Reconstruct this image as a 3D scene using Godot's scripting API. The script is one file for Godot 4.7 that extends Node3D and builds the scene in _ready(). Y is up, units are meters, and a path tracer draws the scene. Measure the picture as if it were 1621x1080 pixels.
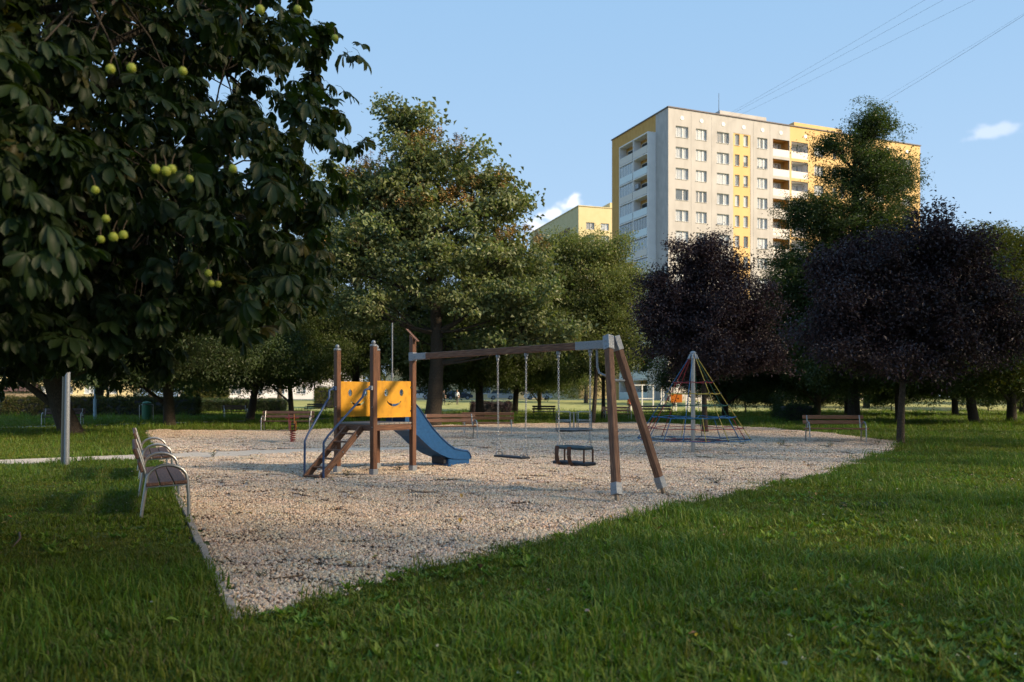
extends Node3D
# A neighbourhood playground in open shade: play set, swings, rope pyramid, benches, trees and a panel block behind.
# Coordinates: x to the right, d metres away from the camera (world z = -d), y up.

var M := {}
var taken := {}
var gravel_poly := PackedVector2Array()
var path_poly := PackedVector2Array()
var far_path_poly := PackedVector2Array()
var patchy := FastNoiseLite.new()


func _ready() -> void:
	_camera_and_light()
	_materials()
	_ground()
	_buildings()
	_trees()
	_chestnut()
	_playground()
	_benches()
	_surroundings()
	_grass()
	_gravel()
	_small_things()


func _camera_and_light() -> void:
	var cam := Camera3D.new()
	cam.name = "camera"
	add_child(cam)
	cam.position = Vector3(0, 1.5, 0)
	cam.projection = Camera3D.PROJECTION_FRUSTUM
	cam.near = 0.1
	cam.far = 1500.0
	cam.keep_aspect = Camera3D.KEEP_HEIGHT
	cam.size = 0.1 * 1080.0 / 1300.0          # about a 29 mm lens on full frame
	cam.frustum_offset = Vector2(0, 0.1 * 88.0 / 1300.0)
	cam.current = true

	var sky := ProceduralSkyMaterial.new()
	sky.sky_top_color = lc(0.155, 0.29, 0.465)
	sky.sky_horizon_color = lc(0.355, 0.465, 0.59)
	sky.sky_curve = 0.22
	sky.sky_energy_multiplier = 1.0
	sky.ground_bottom_color = lc(0.16, 0.17, 0.12)
	sky.ground_horizon_color = lc(0.45, 0.50, 0.48)
	sky.sun_angle_max = 50.0
	sky.sun_curve = 0.35
	sky.sky_cover = ImageTexture.create_from_image(_clouds())
	var e := Environment.new()
	e.background_mode = Environment.BG_SKY
	e.sky = Sky.new()
	e.sky.sky_material = sky
	e.tonemap_mode = Environment.TONE_MAPPER_LINEAR
	e.tonemap_exposure = 1.8
	e.sdfgi_enabled = true
	e.ssao_enabled = true
	e.ssil_enabled = true
	var we := WorldEnvironment.new()
	we.name = "world_environment"
	we.environment = e
	var ca := CameraAttributesPhysical.new()
	ca.frustum_focal_length = 29.0
	ca.exposure_aperture = 2.0
	ca.frustum_focus_distance = 13.0
	we.camera_attributes = ca
	add_child(we)

	var sun := DirectionalLight3D.new()
	sun.name = "sun"
	sun.light_color = Color(1.0, 0.90, 0.76)
	sun.light_energy = 1.6
	sun.light_angular_distance = 6.0
	sun.shadow_enabled = true
	add_child(sun)
	var to_sun := Vector3(0.94, 0.51, 0.34).normalized()
	sun.look_at_from_position(Vector3.ZERO, -to_sun, Vector3.UP)


func _clouds() -> Image:
	var im := Image.create(4096, 2048, false, Image.FORMAT_RGBA8)
	im.fill(Color(0, 0, 0, 0))
	var nz := FastNoiseLite.new()
	nz.seed = 5
	nz.frequency = 0.06
	nz.fractal_octaves = 4
	# azimuth to the right, elevation, half width, half height (degrees), strength
	for c in [[30.3, 15.6, 1.5, 0.45, 0.26], [31.0, 15.5, 0.9, 0.36, 0.24], [4.1, 13.2, 0.8, 0.65, 0.7], [4.6, 12.4, 1.2, 0.7, 0.7], [2.7, 12.5, 0.9, 0.5, 0.65], [1.7, 11.7, 1.2, 0.7, 0.6],
			[-40.0, 24.0, 4.0, 1.0, 0.4], [75.0, 20.0, 4.0, 1.0, 0.4], [130.0, 17.0, 5.0, 1.1, 0.5], [-110.0, 15.0, 4.0, 1.0, 0.5]]:
		var cx: float = c[0] / 360.0 * 4096.0
		var cy: float = (90.0 - c[1]) / 180.0 * 2048.0
		var rx: float = c[2] / 360.0 * 4096.0
		var ry: float = c[3] / 180.0 * 2048.0
		for y in range(int(cy - ry * 1.6), int(cy + ry * 1.6)):
			for x in range(int(cx - rx * 1.6), int(cx + rx * 1.6)):
				var q := Vector2((x - cx) / rx, (y - cy) / ry).length()
				q += nz.get_noise_2d(x, y * 1.4) * 0.75
				var a: float = smoothstep(1.15, 0.35, q) * c[4]
				if a > 0.0:
					var xw := posmod(x, 4096)
					var was := im.get_pixel(xw, y)
					im.set_pixel(xw, y, Color(0.80, 0.70, 0.62, maxf(was.a, a)))
	return im


# ------------------------------------------------------------------ helpers
func lc(r: float, g: float, b: float, a := 1.0) -> Color:
	var c := Color(r, g, b).linear_to_srgb()
	c.a = a
	return c


func P(x: float, d: float, y := 0.0) -> Vector3:
	return Vector3(x, y, -d)


func rise(d: float) -> float:
	return smoothstep(75.0, 115.0, d)


class MB:
	var v := PackedVector3Array()
	var n := PackedVector3Array()
	var c := PackedColorArray()
	var col := Color(1, 1, 1)

	func tri3(p: Vector3, q: Vector3, r: Vector3, np: Vector3, nq: Vector3, nr: Vector3) -> void:
		if (r - p).cross(q - p).dot(np + nq + nr) < 0.0:
			v.append_array([p, r, q]); n.append_array([np, nr, nq])
		else:
			v.append_array([p, q, r]); n.append_array([np, nq, nr])
		c.append_array([col, col, col])

	func tri(p: Vector3, q: Vector3, r: Vector3) -> void:
		var f := (r - p).cross(q - p).normalized()
		v.append_array([p, q, r]); n.append_array([f, f, f]); c.append_array([col, col, col])

	func face(p: Vector3, q: Vector3, r: Vector3, s: Vector3, out: Vector3) -> void:
		var f := (r - p).cross(q - p)
		if f.length_squared() < 1e-16:
			f = (s - p).cross(r - p)
		f = f.normalized()
		if f.dot(out) < 0.0:
			f = -f
		tri3(p, q, r, f, f, f)
		tri3(p, r, s, f, f, f)

	func box(xf: Transform3D, size: Vector3, b := 0.0) -> void:
		var h := size * 0.5
		b = minf(b, minf(h.x, minf(h.y, h.z)) * 0.6)
		var o := xf.origin
		var ax := [Vector3(1, 0, 0), Vector3(0, 1, 0), Vector3(0, 0, 1)]
		for k in 3:
			var i := (k + 1) % 3
			var j := (k + 2) % 3
			for s in [-1.0, 1.0]:
				var pts := []
				for t in [[-1, -1], [1, -1], [1, 1], [-1, 1]]:
					var p := Vector3.ZERO
					p[k] = s * h[k]; p[i] = t[0] * (h[i] - b); p[j] = t[1] * (h[j] - b)
					pts.append(xf * p)
				face(pts[0], pts[1], pts[2], pts[3], xf.basis * (ax[k] * s))
				if b <= 0.0:
					continue
				for s2 in [-1.0, 1.0]:                       # the edge between face k and face i
					var e := []
					for t in [-1.0, 1.0]:
						var p := Vector3.ZERO
						p[k] = s * h[k]; p[i] = s2 * (h[i] - b); p[j] = t * (h[j] - b)
						var q := Vector3.ZERO
						q[k] = s * (h[k] - b); q[i] = s2 * h[i]; q[j] = t * (h[j] - b)
						e.append(xf * p); e.append(xf * q)
					face(e[0], e[1], e[3], e[2], xf.basis * (ax[k] * s + ax[i] * s2))
		if b > 0.0:
			for sx in [-1.0, 1.0]:
				for sy in [-1.0, 1.0]:
					for sz in [-1.0, 1.0]:
						var p := xf * Vector3(sx * h.x, sy * (h.y - b), sz * (h.z - b))
						var q := xf * Vector3(sx * (h.x - b), sy * h.y, sz * (h.z - b))
						var r := xf * Vector3(sx * (h.x - b), sy * (h.y - b), sz * h.z)
						var f := (xf.basis * Vector3(sx, sy, sz)).normalized()
						tri3(p, q, r, f, f, f)

	# a bar of rectangular section from a to b
	func bar(a: Vector3, b: Vector3, w: float, h: float, bevel := 0.0, side := Vector3.ZERO) -> void:
		var y := (b - a).normalized()
		var x := side
		if x == Vector3.ZERO:
			x = y.cross(Vector3.UP if absf(y.y) < 0.95 else Vector3.RIGHT)
		x = (x - y * x.dot(y)).normalized()
		box(Transform3D(Basis(x, y, x.cross(y)), (a + b) * 0.5), Vector3(w, a.distance_to(b), h), bevel)

	func tube(pts: Array, radii, sides := 8, caps := true) -> void:
		var m := pts.size()
		var up := Vector3.ZERO
		var rings := []
		var dirs := []
		for i in m:
			var t: Vector3
			if i == 0:
				t = pts[1] - pts[0]
			elif i == m - 1:
				t = pts[m - 1] - pts[m - 2]
			else:
				t = (pts[i + 1] - pts[i]).normalized() + (pts[i] - pts[i - 1]).normalized()
			t = t.normalized()
			if up == Vector3.ZERO:
				up = t.cross(Vector3.RIGHT if absf(t.x) < 0.8 else Vector3.UP).normalized()
			up = (up - t * up.dot(t)).normalized()
			var w := t.cross(up)
			var rad: float = radii[i] if radii is Array else radii
			var ring := PackedVector3Array()
			var dd := PackedVector3Array()
			for k in sides:
				var an := TAU * k / sides
				var dv := up * cos(an) + w * sin(an)
				dd.append(dv)
				ring.append(pts[i] + dv * rad)
			rings.append(ring)
			dirs.append(dd)
		for i in m - 1:
			for k in sides:
				var k2 := (k + 1) % sides
				tri3(rings[i][k], rings[i + 1][k], rings[i + 1][k2], dirs[i][k], dirs[i + 1][k], dirs[i + 1][k2])
				tri3(rings[i][k], rings[i + 1][k2], rings[i][k2], dirs[i][k], dirs[i + 1][k2], dirs[i][k2])
		if caps:
			for e in [0, m - 1]:
				var f: Vector3 = (pts[0] - pts[1]).normalized() if e == 0 else (pts[m - 1] - pts[m - 2]).normalized()
				for k in sides:
					tri3(pts[e], rings[e][k], rings[e][(k + 1) % sides], f, f, f)

	# profile: [[radius, height], ...] turned about the vertical through at
	func lathe(at: Vector3, profile: Array, sides := 16) -> void:
		for i in profile.size() - 1:
			var r0: float = profile[i][0]
			var r1: float = profile[i + 1][0]
			var y0: float = profile[i][1]
			var y1: float = profile[i + 1][1]
			var s := Vector2(y1 - y0, r0 - r1)
			if s.length() < 1e-6:
				continue
			s = s.normalized()
			for k in sides:
				var a0 := TAU * k / sides
				var a1 := TAU * (k + 1) / sides
				var d0 := Vector3(cos(a0), 0, sin(a0))
				var d1 := Vector3(cos(a1), 0, sin(a1))
				var n0 := d0 * s.x + Vector3.UP * s.y
				var n1 := d1 * s.x + Vector3.UP * s.y
				var p := at + d0 * r0 + Vector3.UP * y0
				var q := at + d0 * r1 + Vector3.UP * y1
				var r := at + d1 * r1 + Vector3.UP * y1
				var t := at + d1 * r0 + Vector3.UP * y0
				if r1 > 1e-5:
					tri3(p, q, r, n0, n0, n1)
				if r0 > 1e-5:
					tri3(p, r, t, n0, n1, n1)

	func ball(at: Vector3, r: float, sides := 12) -> void:
		var pr := []
		var m := maxi(4, sides / 2)
		for i in m + 1:
			var a := PI * i / m - PI / 2
			pr.append([maxf(cos(a) * r, 0.0), sin(a) * r])
		lathe(at, pr, sides)

	func mesh(m: Material) -> ArrayMesh:
		var a := []
		a.resize(Mesh.ARRAY_MAX)
		a[Mesh.ARRAY_VERTEX] = v
		a[Mesh.ARRAY_NORMAL] = n
		a[Mesh.ARRAY_COLOR] = c
		var out := ArrayMesh.new()
		out.add_surface_from_arrays(Mesh.PRIMITIVE_TRIANGLES, a)
		out.surface_set_material(0, m)
		return out


func numbered(called: String) -> String:
	if not taken.has(called):
		taken[called] = 0
		return called
	taken[called] += 1
	return "%s_%03d" % [called, taken[called]]


func tag(o: Node, label: String, category: String, group := "", kind := "") -> void:
	if label:
		o.set_meta("label", label)
	if category:
		o.set_meta("category", category)
	if group:
		o.set_meta("group", group)
	if kind:
		o.set_meta("kind", kind)


func thing(called: String, label: String, category: String, at: Vector3, turn := 0.0, group := "") -> Node3D:
	var o := Node3D.new()
	o.name = numbered(called)
	add_child(o)
	o.position = at
	o.rotation.y = turn
	tag(o, label, category, group)
	return o


func part(parent: Node, called: String, mb: MB, m: Material, xf := Transform3D()) -> MeshInstance3D:
	return put(parent, called, mb.mesh(m), xf)


# a timber from a to b, with its own axes so that the grain runs along it
func timber(parent: Node, called: String, a: Vector3, b: Vector3, w: float, h: float, bevel: float, side: Vector3, m: Material) -> MeshInstance3D:
	var y := (b - a).normalized()
	var x := (side - y * side.dot(y)).normalized()
	var mb := MB.new()
	mb.box(Transform3D(), Vector3(w, a.distance_to(b), h), bevel)
	return part(parent, called, mb, m, Transform3D(Basis(x, y, x.cross(y)), (a + b) * 0.5))


func put(parent: Node, called: String, mesh: Mesh, xf := Transform3D()) -> MeshInstance3D:
	var o := MeshInstance3D.new()
	o.name = numbered(called) if parent == self else called
	o.mesh = mesh
	o.transform = xf
	parent.add_child(o, true)
	return o


func one(called: String, mb: MB, m: Material, label: String, category: String, group := "") -> MeshInstance3D:
	var o := put(self, called, mb.mesh(m))
	tag(o, label, category, group)
	return o


func struct(called: String, mb: MB, m: Material) -> MeshInstance3D:
	var o := put(self, called, mb.mesh(m))
	o.set_meta("kind", "structure")
	return o


func copies(parent: Node, called: String, mesh: Mesh, where: Array, tints: PackedColorArray) -> MultiMeshInstance3D:
	var mm := MultiMesh.new()
	mm.transform_format = MultiMesh.TRANSFORM_3D
	mm.use_colors = true
	mm.mesh = mesh
	mm.instance_count = where.size()
	for i in where.size():
		mm.set_instance_transform(i, where[i])
		mm.set_instance_color(i, tints[i])
	var o := MultiMeshInstance3D.new()
	o.name = numbered(called) if parent == self else called
	o.multimesh = mm
	parent.add_child(o, true)
	o.set_meta("kind", "stuff")
	return o


func random(s: int) -> RandomNumberGenerator:
	var r := RandomNumberGenerator.new()
	r.seed = s * 7919 + 13
	return r


func grey(r: RandomNumberGenerator, lo: float, hi: float, shift := 0.0) -> Color:
	var k := r.randf_range(lo, hi)
	return Color(k * (1.0 + r.randf_range(-shift, shift)), k, k * (1.0 + r.randf_range(-shift, shift)))


# ------------------------------------------------------------------ materials
func noise_tex(s: int, freq: float, stops: Array, size := 256, octaves := 4) -> NoiseTexture2D:
	var nz := FastNoiseLite.new()
	nz.seed = s
	nz.frequency = freq
	nz.fractal_octaves = octaves
	var t := NoiseTexture2D.new()
	t.width = size
	t.height = size
	t.seamless = true
	t.noise = nz
	if stops:
		var g := Gradient.new()
		g.offsets = PackedFloat32Array(stops.map(func(x): return x[0]))
		g.colors = PackedColorArray(stops.map(func(x): return x[1]))
		t.color_ramp = g
	return t


func plain(called: String, color: Color, rough: float, metal := 0.0) -> StandardMaterial3D:
	var m := StandardMaterial3D.new()
	m.resource_name = called
	m.albedo_color = color
	m.roughness = rough
	m.metallic = metal
	M[called] = m
	return m


func grained(called: String, tex: Texture2D, scale: Vector3, rough: float, metal := 0.0, bump: Texture2D = null, height := 0.0, in_world := false) -> StandardMaterial3D:
	var m := plain(called, Color.WHITE, rough, metal)
	m.albedo_texture = tex
	m.uv1_triplanar = true
	m.uv1_world_triplanar = in_world
	m.uv1_scale = scale
	if bump:
		m.heightmap_enabled = true
		m.heightmap_texture = bump
		m.heightmap_scale = height
	return m


func leafy(called: String, color: Color, rough := 0.5, through := 0.9, tint := Color(0.9, 1.0, 0.35)) -> StandardMaterial3D:
	var m := plain(called, color, rough)
	m.vertex_color_use_as_albedo = true
	m.cull_mode = BaseMaterial3D.CULL_DISABLED
	m.backlight_enabled = true
	m.backlight = (tint * through).linear_to_srgb()
	return m


func _materials() -> void:
	var bump_fine := noise_tex(3, 0.05, [])
	var bump_wood := noise_tex(4, 0.03, [])
	var wood := noise_tex(11, 0.02, [[0.0, lc(0.055, 0.022, 0.011)], [0.45, lc(0.12, 0.048, 0.022)], [0.75, lc(0.165, 0.07, 0.033)], [1.0, lc(0.21, 0.105, 0.058)]])
	var worn := noise_tex(12, 0.02, [[0.0, lc(0.07, 0.032, 0.018)], [0.5, lc(0.165, 0.078, 0.044)], [1.0, lc(0.26, 0.145, 0.09)]])
	var bench_wood := noise_tex(13, 0.02, [[0.0, lc(0.17, 0.066, 0.028)], [0.5, lc(0.32, 0.135, 0.060)], [1.0, lc(0.44, 0.22, 0.11)]])
	var dark_wood := noise_tex(14, 0.02, [[0.0, lc(0.045, 0.022, 0.016)], [0.5, lc(0.095, 0.048, 0.034)], [1.0, lc(0.16, 0.09, 0.062)]])
	grained("post_wood", wood, Vector3(7, 0.5, 7), 0.55, 0.0, bump_wood, 0.25)
	grained("beam_wood", worn, Vector3(7, 0.5, 7), 0.7, 0.0, bump_wood, 0.4)
	grained("bench_slat", bench_wood, Vector3(0.5, 7, 7), 0.5, 0.0, bump_wood, 0.2)
	grained("old_slat", dark_wood, Vector3(0.5, 7, 7), 0.6, 0.0, bump_wood, 0.3)
	grained("step_wood", worn, Vector3(3, 3, 3), 0.75, 0.0, bump_wood, 0.3)
	grained("galvanised", noise_tex(15, 0.03, [[0.0, lc(0.20, 0.22, 0.245)], [1.0, lc(0.36, 0.385, 0.42)]]), Vector3(5, 5, 5), 0.5, 0.5)
	plain("steel_tube", lc(0.42, 0.415, 0.40), 0.34, 0.85)
	plain("chain_steel", lc(0.52, 0.52, 0.52), 0.35, 0.8)
	grained("yellow_panel", noise_tex(16, 0.012, [[0.0, lc(0.46, 0.21, 0.015)], [0.4, lc(0.60, 0.285, 0.014)], [1.0, lc(0.68, 0.34, 0.02)]]), Vector3(1.3, 1.3, 1.3), 0.45)
	plain("panel_edge", lc(0.5, 0.3, 0.08), 0.6)
	grained("blue_plastic", noise_tex(17, 0.02, [[0.0, lc(0.008, 0.050, 0.145)], [0.6, lc(0.012, 0.075, 0.21)], [1.0, lc(0.03, 0.10, 0.23)]]), Vector3(2.2, 2.2, 2.2), 0.36)
	grained("blue_paint", noise_tex(18, 0.04, [[0.0, lc(0.012, 0.035, 0.10)], [0.7, lc(0.022, 0.06, 0.16)], [1.0, lc(0.06, 0.10, 0.17)]]), Vector3(6, 6, 6), 0.4)
	plain("navy_rubber", lc(0.012, 0.014, 0.022), 0.55)
	plain("teal_rubber", lc(0.03, 0.06, 0.075), 0.4)
	plain("leather_brown", lc(0.10, 0.035, 0.014), 0.6)
	grained("deck", noise_tex(19, 0.05, [[0.0, lc(0.16, 0.14, 0.12)], [1.0, lc(0.30, 0.27, 0.25)]]), Vector3(3, 3, 3), 0.7)
	for r in [["red", 0.24, 0.02, 0.025], ["blue", 0.02, 0.12, 0.27], ["yellow", 0.40, 0.30, 0.05], ["green", 0.012, 0.09, 0.06], ["navy", 0.02, 0.035, 0.06]]:
		plain("rope_" + r[0], lc(r[1], r[2], r[3]), 0.7)
	plain("red_paint", lc(0.28, 0.02, 0.02), 0.4)
	plain("orange_paint", lc(0.5, 0.14, 0.012), 0.45)
	plain("green_paint", lc(0.012, 0.11, 0.05), 0.45)
	plain("lamp_paint", lc(0.22, 0.32, 0.38), 0.45)
	plain("black_paint", lc(0.02, 0.02, 0.022), 0.6)
	plain("white_paint", lc(0.75, 0.74, 0.72), 0.5)
	plain("tan_paint", lc(0.22, 0.17, 0.12), 0.5)
	grained("concrete", noise_tex(20, 0.03, [[0.0, lc(0.24, 0.22, 0.19)], [0.5, lc(0.33, 0.30, 0.27)], [1.0, lc(0.42, 0.38, 0.34)]]), Vector3(1.5, 1.5, 1.5), 0.9, 0.0, bump_fine, 0.4, true)
	grained("sandy_path", noise_tex(21, 0.03, [[0.0, lc(0.42, 0.35, 0.28)], [0.5, lc(0.55, 0.47, 0.38)], [1.0, lc(0.66, 0.57, 0.47)]]), Vector3(0.8, 0.8, 0.8), 0.95, 0.0, bump_fine, 0.6, true)
	grained("asphalt", noise_tex(22, 0.05, [[0.0, lc(0.10, 0.10, 0.10)], [1.0, lc(0.18, 0.175, 0.17)]]), Vector3(0.6, 0.6, 0.6), 0.9, 0.0, null, 0.0, true)
	grained("gravel_base", noise_tex(23, 0.09, [[0.0, lc(0.18, 0.13, 0.10)], [0.35, lc(0.42, 0.32, 0.25)], [0.6, lc(0.58, 0.47, 0.38)], [1.0, lc(0.70, 0.60, 0.50)]], 512), Vector3(1.1, 1.1, 1.1), 0.95, 0.0, bump_fine, 1.5, true)
	grained("lawn", noise_tex(24, 0.04, [[0.0, lc(0.028, 0.042, 0.010)], [0.4, lc(0.055, 0.090, 0.018)], [0.7, lc(0.080, 0.125, 0.024)], [1.0, lc(0.11, 0.14, 0.035)]], 512), Vector3(0.21, 0.21, 0.21), 0.95, 0.0, bump_fine, 3.0, true)
	grained("painted_sunlit_lawn", noise_tex(27, 0.03, [[0.0, lc(0.13, 0.16, 0.04)], [0.45, lc(0.25, 0.27, 0.085)], [1.0, lc(0.36, 0.35, 0.14)]], 256), Vector3(0.09, 0.09, 0.09), 0.95, 0.0, null, 0.0, true)  # far lawn painted paler and yellower to look sunlit
	var bark_bump := noise_tex(6, 0.05, [])
	grained("bark", noise_tex(25, 0.04, [[0.0, lc(0.022, 0.017, 0.012)], [0.5, lc(0.055, 0.043, 0.031)], [1.0, lc(0.10, 0.082, 0.062)]]), Vector3(2.5, 0.7, 2.5), 0.95, 0.0, bark_bump, 3.0)
	grained("pale_bark", noise_tex(26, 0.04, [[0.0, lc(0.10, 0.09, 0.07)], [1.0, lc(0.24, 0.21, 0.17)]]), Vector3(2.5, 0.7, 2.5), 0.95, 0.0, bark_bump, 2.0)
	leafy("grass_blade", Color.WHITE, 0.5, 0.8).metallic_specular = 0.38
	leafy("leaf_dark", lc(0.058, 0.092, 0.034))
	leafy("leaf_mid", lc(0.095, 0.135, 0.040))
	leafy("leaf_pale", lc(0.19, 0.225, 0.085))
	leafy("leaf_catalpa", lc(0.16, 0.205, 0.09), 0.5, 0.8)
	plain("seed_tan", lc(0.34, 0.21, 0.065), 0.9).vertex_color_use_as_albedo = true
	leafy("leaf_olive", lc(0.115, 0.13, 0.026))
	leafy("leaf_purple", lc(0.040, 0.026, 0.033), 0.55, 0.35, Color(1.0, 0.45, 0.5))
	leafy("chestnut_leaf", lc(0.031, 0.055, 0.017), 0.48, 0.8, Color(0.9, 1.0, 0.25)).metallic_specular = 0.4
	leafy("hedge_leaf", lc(0.085, 0.095, 0.025))
	plain("husk", lc(0.30, 0.33, 0.035), 0.6)
	plain("twig", lc(0.10, 0.065, 0.035), 0.8)
	var stone := plain("stone", Color.WHITE, 0.85)
	stone.vertex_color_use_as_albedo = true
	# buildings
	grained("wall_grey", noise_tex(30, 0.01, [[0.0, lc(0.37, 0.355, 0.335)], [0.4, lc(0.43, 0.415, 0.395)], [1.0, lc(0.48, 0.465, 0.445)]]), Vector3(0.25, 0.08, 0.25), 0.9)
	grained("wall_concrete", noise_tex(31, 0.02, [[0.0, lc(0.36, 0.345, 0.35)], [1.0, lc(0.50, 0.475, 0.47)]]), Vector3(0.3, 0.1, 0.3), 0.9)
	grained("wall_yellow", noise_tex(32, 0.01, [[0.0, lc(0.60, 0.40, 0.17)], [1.0, lc(0.67, 0.46, 0.21)]]), Vector3(0.25, 0.1, 0.25), 0.9)
	grained("wall_ochre", noise_tex(33, 0.02, [[0.0, lc(0.46, 0.25, 0.065)], [1.0, lc(0.58, 0.35, 0.115)]]), Vector3(0.3, 0.12, 0.3), 0.9)
	grained("wall_cream", noise_tex(34, 0.01, [[0.0, lc(0.55, 0.46, 0.25)], [1.0, lc(0.62, 0.53, 0.31)]]), Vector3(0.2, 0.2, 0.2), 0.9)
	grained("wall_white", noise_tex(35, 0.01, [[0.0, lc(0.72, 0.70, 0.71)], [1.0, lc(0.80, 0.78, 0.79)]]), Vector3(0.2, 0.2, 0.2), 0.9)
	plain("roof_edge", lc(0.12, 0.10, 0.10), 0.7)
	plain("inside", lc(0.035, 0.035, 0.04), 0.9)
	plain("window_frame", lc(0.72, 0.71, 0.69), 0.4)
	plain("curtain", lc(0.80, 0.79, 0.78), 0.8)
	plain("blind", lc(0.85, 0.84, 0.82), 0.7)
	plain("drape", lc(0.42, 0.36, 0.30), 0.8)
	plain("rail_glass", lc(0.60, 0.69, 0.73), 0.35)
	plain("rail_white", lc(0.62, 0.58, 0.54), 0.6)
	var glass := plain("glass", Color(0.55, 0.62, 0.68, 0.22), 0.04)
	glass.transparency = BaseMaterial3D.TRANSPARENCY_ALPHA
	plain("car_white", lc(0.72, 0.72, 0.72), 0.25)
	plain("car_silver", lc(0.42, 0.46, 0.50), 0.28, 0.4)
	plain("car_dark", lc(0.03, 0.04, 0.06), 0.25)
	plain("car_glass", lc(0.02, 0.03, 0.04), 0.08)
	plain("tyre", lc(0.015, 0.015, 0.015), 0.8)
	var body := plain("person_cloth", Color.WHITE, 0.8)
	body.vertex_color_use_as_albedo = true


# ------------------------------------------------------------------ ground
func _flat(mb: MB, poly: PackedVector2Array, y: float) -> void:
	var ix := Geometry2D.triangulate_polygon(poly)
	for i in range(0, ix.size(), 3):
		var a := poly[ix[i]]
		var b := poly[ix[i + 1]]
		var c := poly[ix[i + 2]]
		mb.tri3(P(a.x, a.y, y), P(b.x, b.y, y), P(c.x, c.y, y), Vector3.UP, Vector3.UP, Vector3.UP)


func kerb_x(d: float) -> float:
	return -2.55 - 0.465 * (d - 7.04)


func _ground() -> void:
	patchy.seed = 77
	patchy.frequency = 0.25
	patchy.fractal_octaves = 3
	var g := MB.new()
	var xs := []
	for i in 61:
		xs.append(-300.0 + 10.0 * i)
	var rows := []
	for j in 14:
		rows.append(-60.0 + 10.0 * j)
	for j in 10:
		rows.append(74.8 + 5.2 * j)
	for j in 28:
		rows.append(130.0 + 10.0 * j)
	for j in rows.size() - 1:
		var d0: float = rows[j]
		var d1: float = rows[j + 1]
		for i in 60:
			var a := P(xs[i], d0, rise(d0))
			var b := P(xs[i], d1, rise(d1))
			var c := P(xs[i + 1], d1, rise(d1))
			var e := P(xs[i + 1], d0, rise(d0))
			g.face(a, b, c, e, Vector3.UP)
	struct("ground", g, M.lawn)
	# pale sheet over the far lawn beyond the trees, sunlight painted into its colour
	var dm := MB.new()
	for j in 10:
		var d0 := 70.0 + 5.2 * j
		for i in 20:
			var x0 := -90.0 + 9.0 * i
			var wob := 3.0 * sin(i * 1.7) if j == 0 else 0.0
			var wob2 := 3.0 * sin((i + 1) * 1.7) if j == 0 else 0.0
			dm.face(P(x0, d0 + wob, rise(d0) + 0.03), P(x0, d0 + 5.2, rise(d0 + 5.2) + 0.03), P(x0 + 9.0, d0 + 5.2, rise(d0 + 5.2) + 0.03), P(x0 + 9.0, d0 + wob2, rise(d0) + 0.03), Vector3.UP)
	struct("field", dm, M.painted_sunlit_lawn)  # still the far lawn, under a sheet that paints the sunlight on
	# gravel bed, its right side ragged where the grass creeps in
	var right := [[-1.84, 5.62], [-1.42, 6.35], [-1.04, 7.09], [-0.43, 7.99], [0.27, 8.78], [1.06, 9.9], [2.65, 11.9], [4.06, 13.9], [5.43, 15.35], [7.07, 17.7], [9.99, 22.4], [12.5, 27.1], [12.8, 33.0], [11.7, 39.0], [7.5, 47.0], [1.0, 45.0], [-4.0, 42.0], [-9.1, 36.0], [-15.9, 36.0]]
	for q in 12:                                  # the lawn's blades lean over the edge by this much
		right[q][0] += 0.10
		right[q][1] -= 0.30 if q > 0 else 0.12
	var rr := random(3)
	for i in right.size() - 1:
		var a := Vector2(right[i][0], right[i][1])
		var b := Vector2(right[i + 1][0], right[i + 1][1])
		var steps := maxi(1, int(a.distance_to(b) / 0.35)) if i < 12 else maxi(1, int(a.distance_to(b) / 1.0))
		for s in steps:
			var q := a.lerp(b, float(s) / steps)
			if i > 0 or s > 0:
				q += Vector2(rr.randf_range(-0.07, 0.07), rr.randf_range(-0.09, 0.09)) * (1.0 if i < 12 else 2.0)
			gravel_poly.append(q)
	gravel_poly.append(Vector2(kerb_x(35.8), 35.8))
	var gb := MB.new()
	_flat(gb, gravel_poly, 0.004)
	struct("gravel_bed", gb, M.gravel_base)
	path_poly = PackedVector2Array([Vector2(-13.2, 16.0), Vector2(-9.2, 18.8), Vector2(-5.2, 21.9), Vector2(-1.5, 23.0), Vector2(-1.0, 24.6), Vector2(-5.4, 23.9), Vector2(-9.9, 20.9), Vector2(-13.6, 18.2), Vector2(-30.0, 8.0), Vector2(-30.0, 5.5)])
	var pm := MB.new()
	_flat(pm, path_poly, 0.012)
	struct("path", pm, M.sandy_path)
	far_path_poly = PackedVector2Array([Vector2(-60, 30.5), Vector2(-24, 38.5), Vector2(-12, 54.0), Vector2(-4, 62.0), Vector2(-4, 64.0), Vector2(-13, 56.0), Vector2(-25, 40.0), Vector2(-60, 32.0)])
	var fp := MB.new()
	_flat(fp, far_path_poly, 0.009)
	struct("path", fp, M.concrete)
	# kerb: concrete edging stones, end to end
	var k := Node3D.new()
	k.name = "kerb"
	add_child(k)
	k.set_meta("kind", "structure")
	var rk := random(4)
	var dir := Vector2(-0.465, 1.0).normalized()
	var ks := MB.new()
	ks.box(Transform3D(), Vector3(0.075, 0.24, 0.985), 0.008)
	var km := ks.mesh(M.concrete)
	var at := Vector2(kerb_x(5.45), 5.45)
	for i in 33:
		var mid := at + dir * (i + 0.5)
		if mid.y > 17.6 and mid.y < 20.0:
			continue
		var b := Basis(Vector3.UP, atan2(dir.x, -dir.y) + rk.randf_range(-0.012, 0.012)) * Basis(Vector3.FORWARD, rk.randf_range(-0.05, 0.05))
		put(k, "kerb_stone", km, Transform3D(b, P(mid.x - 0.02 + rk.randf_range(-0.012, 0.012), mid.y, -0.085 + rk.randf_range(-0.008, 0.012))))


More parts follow.
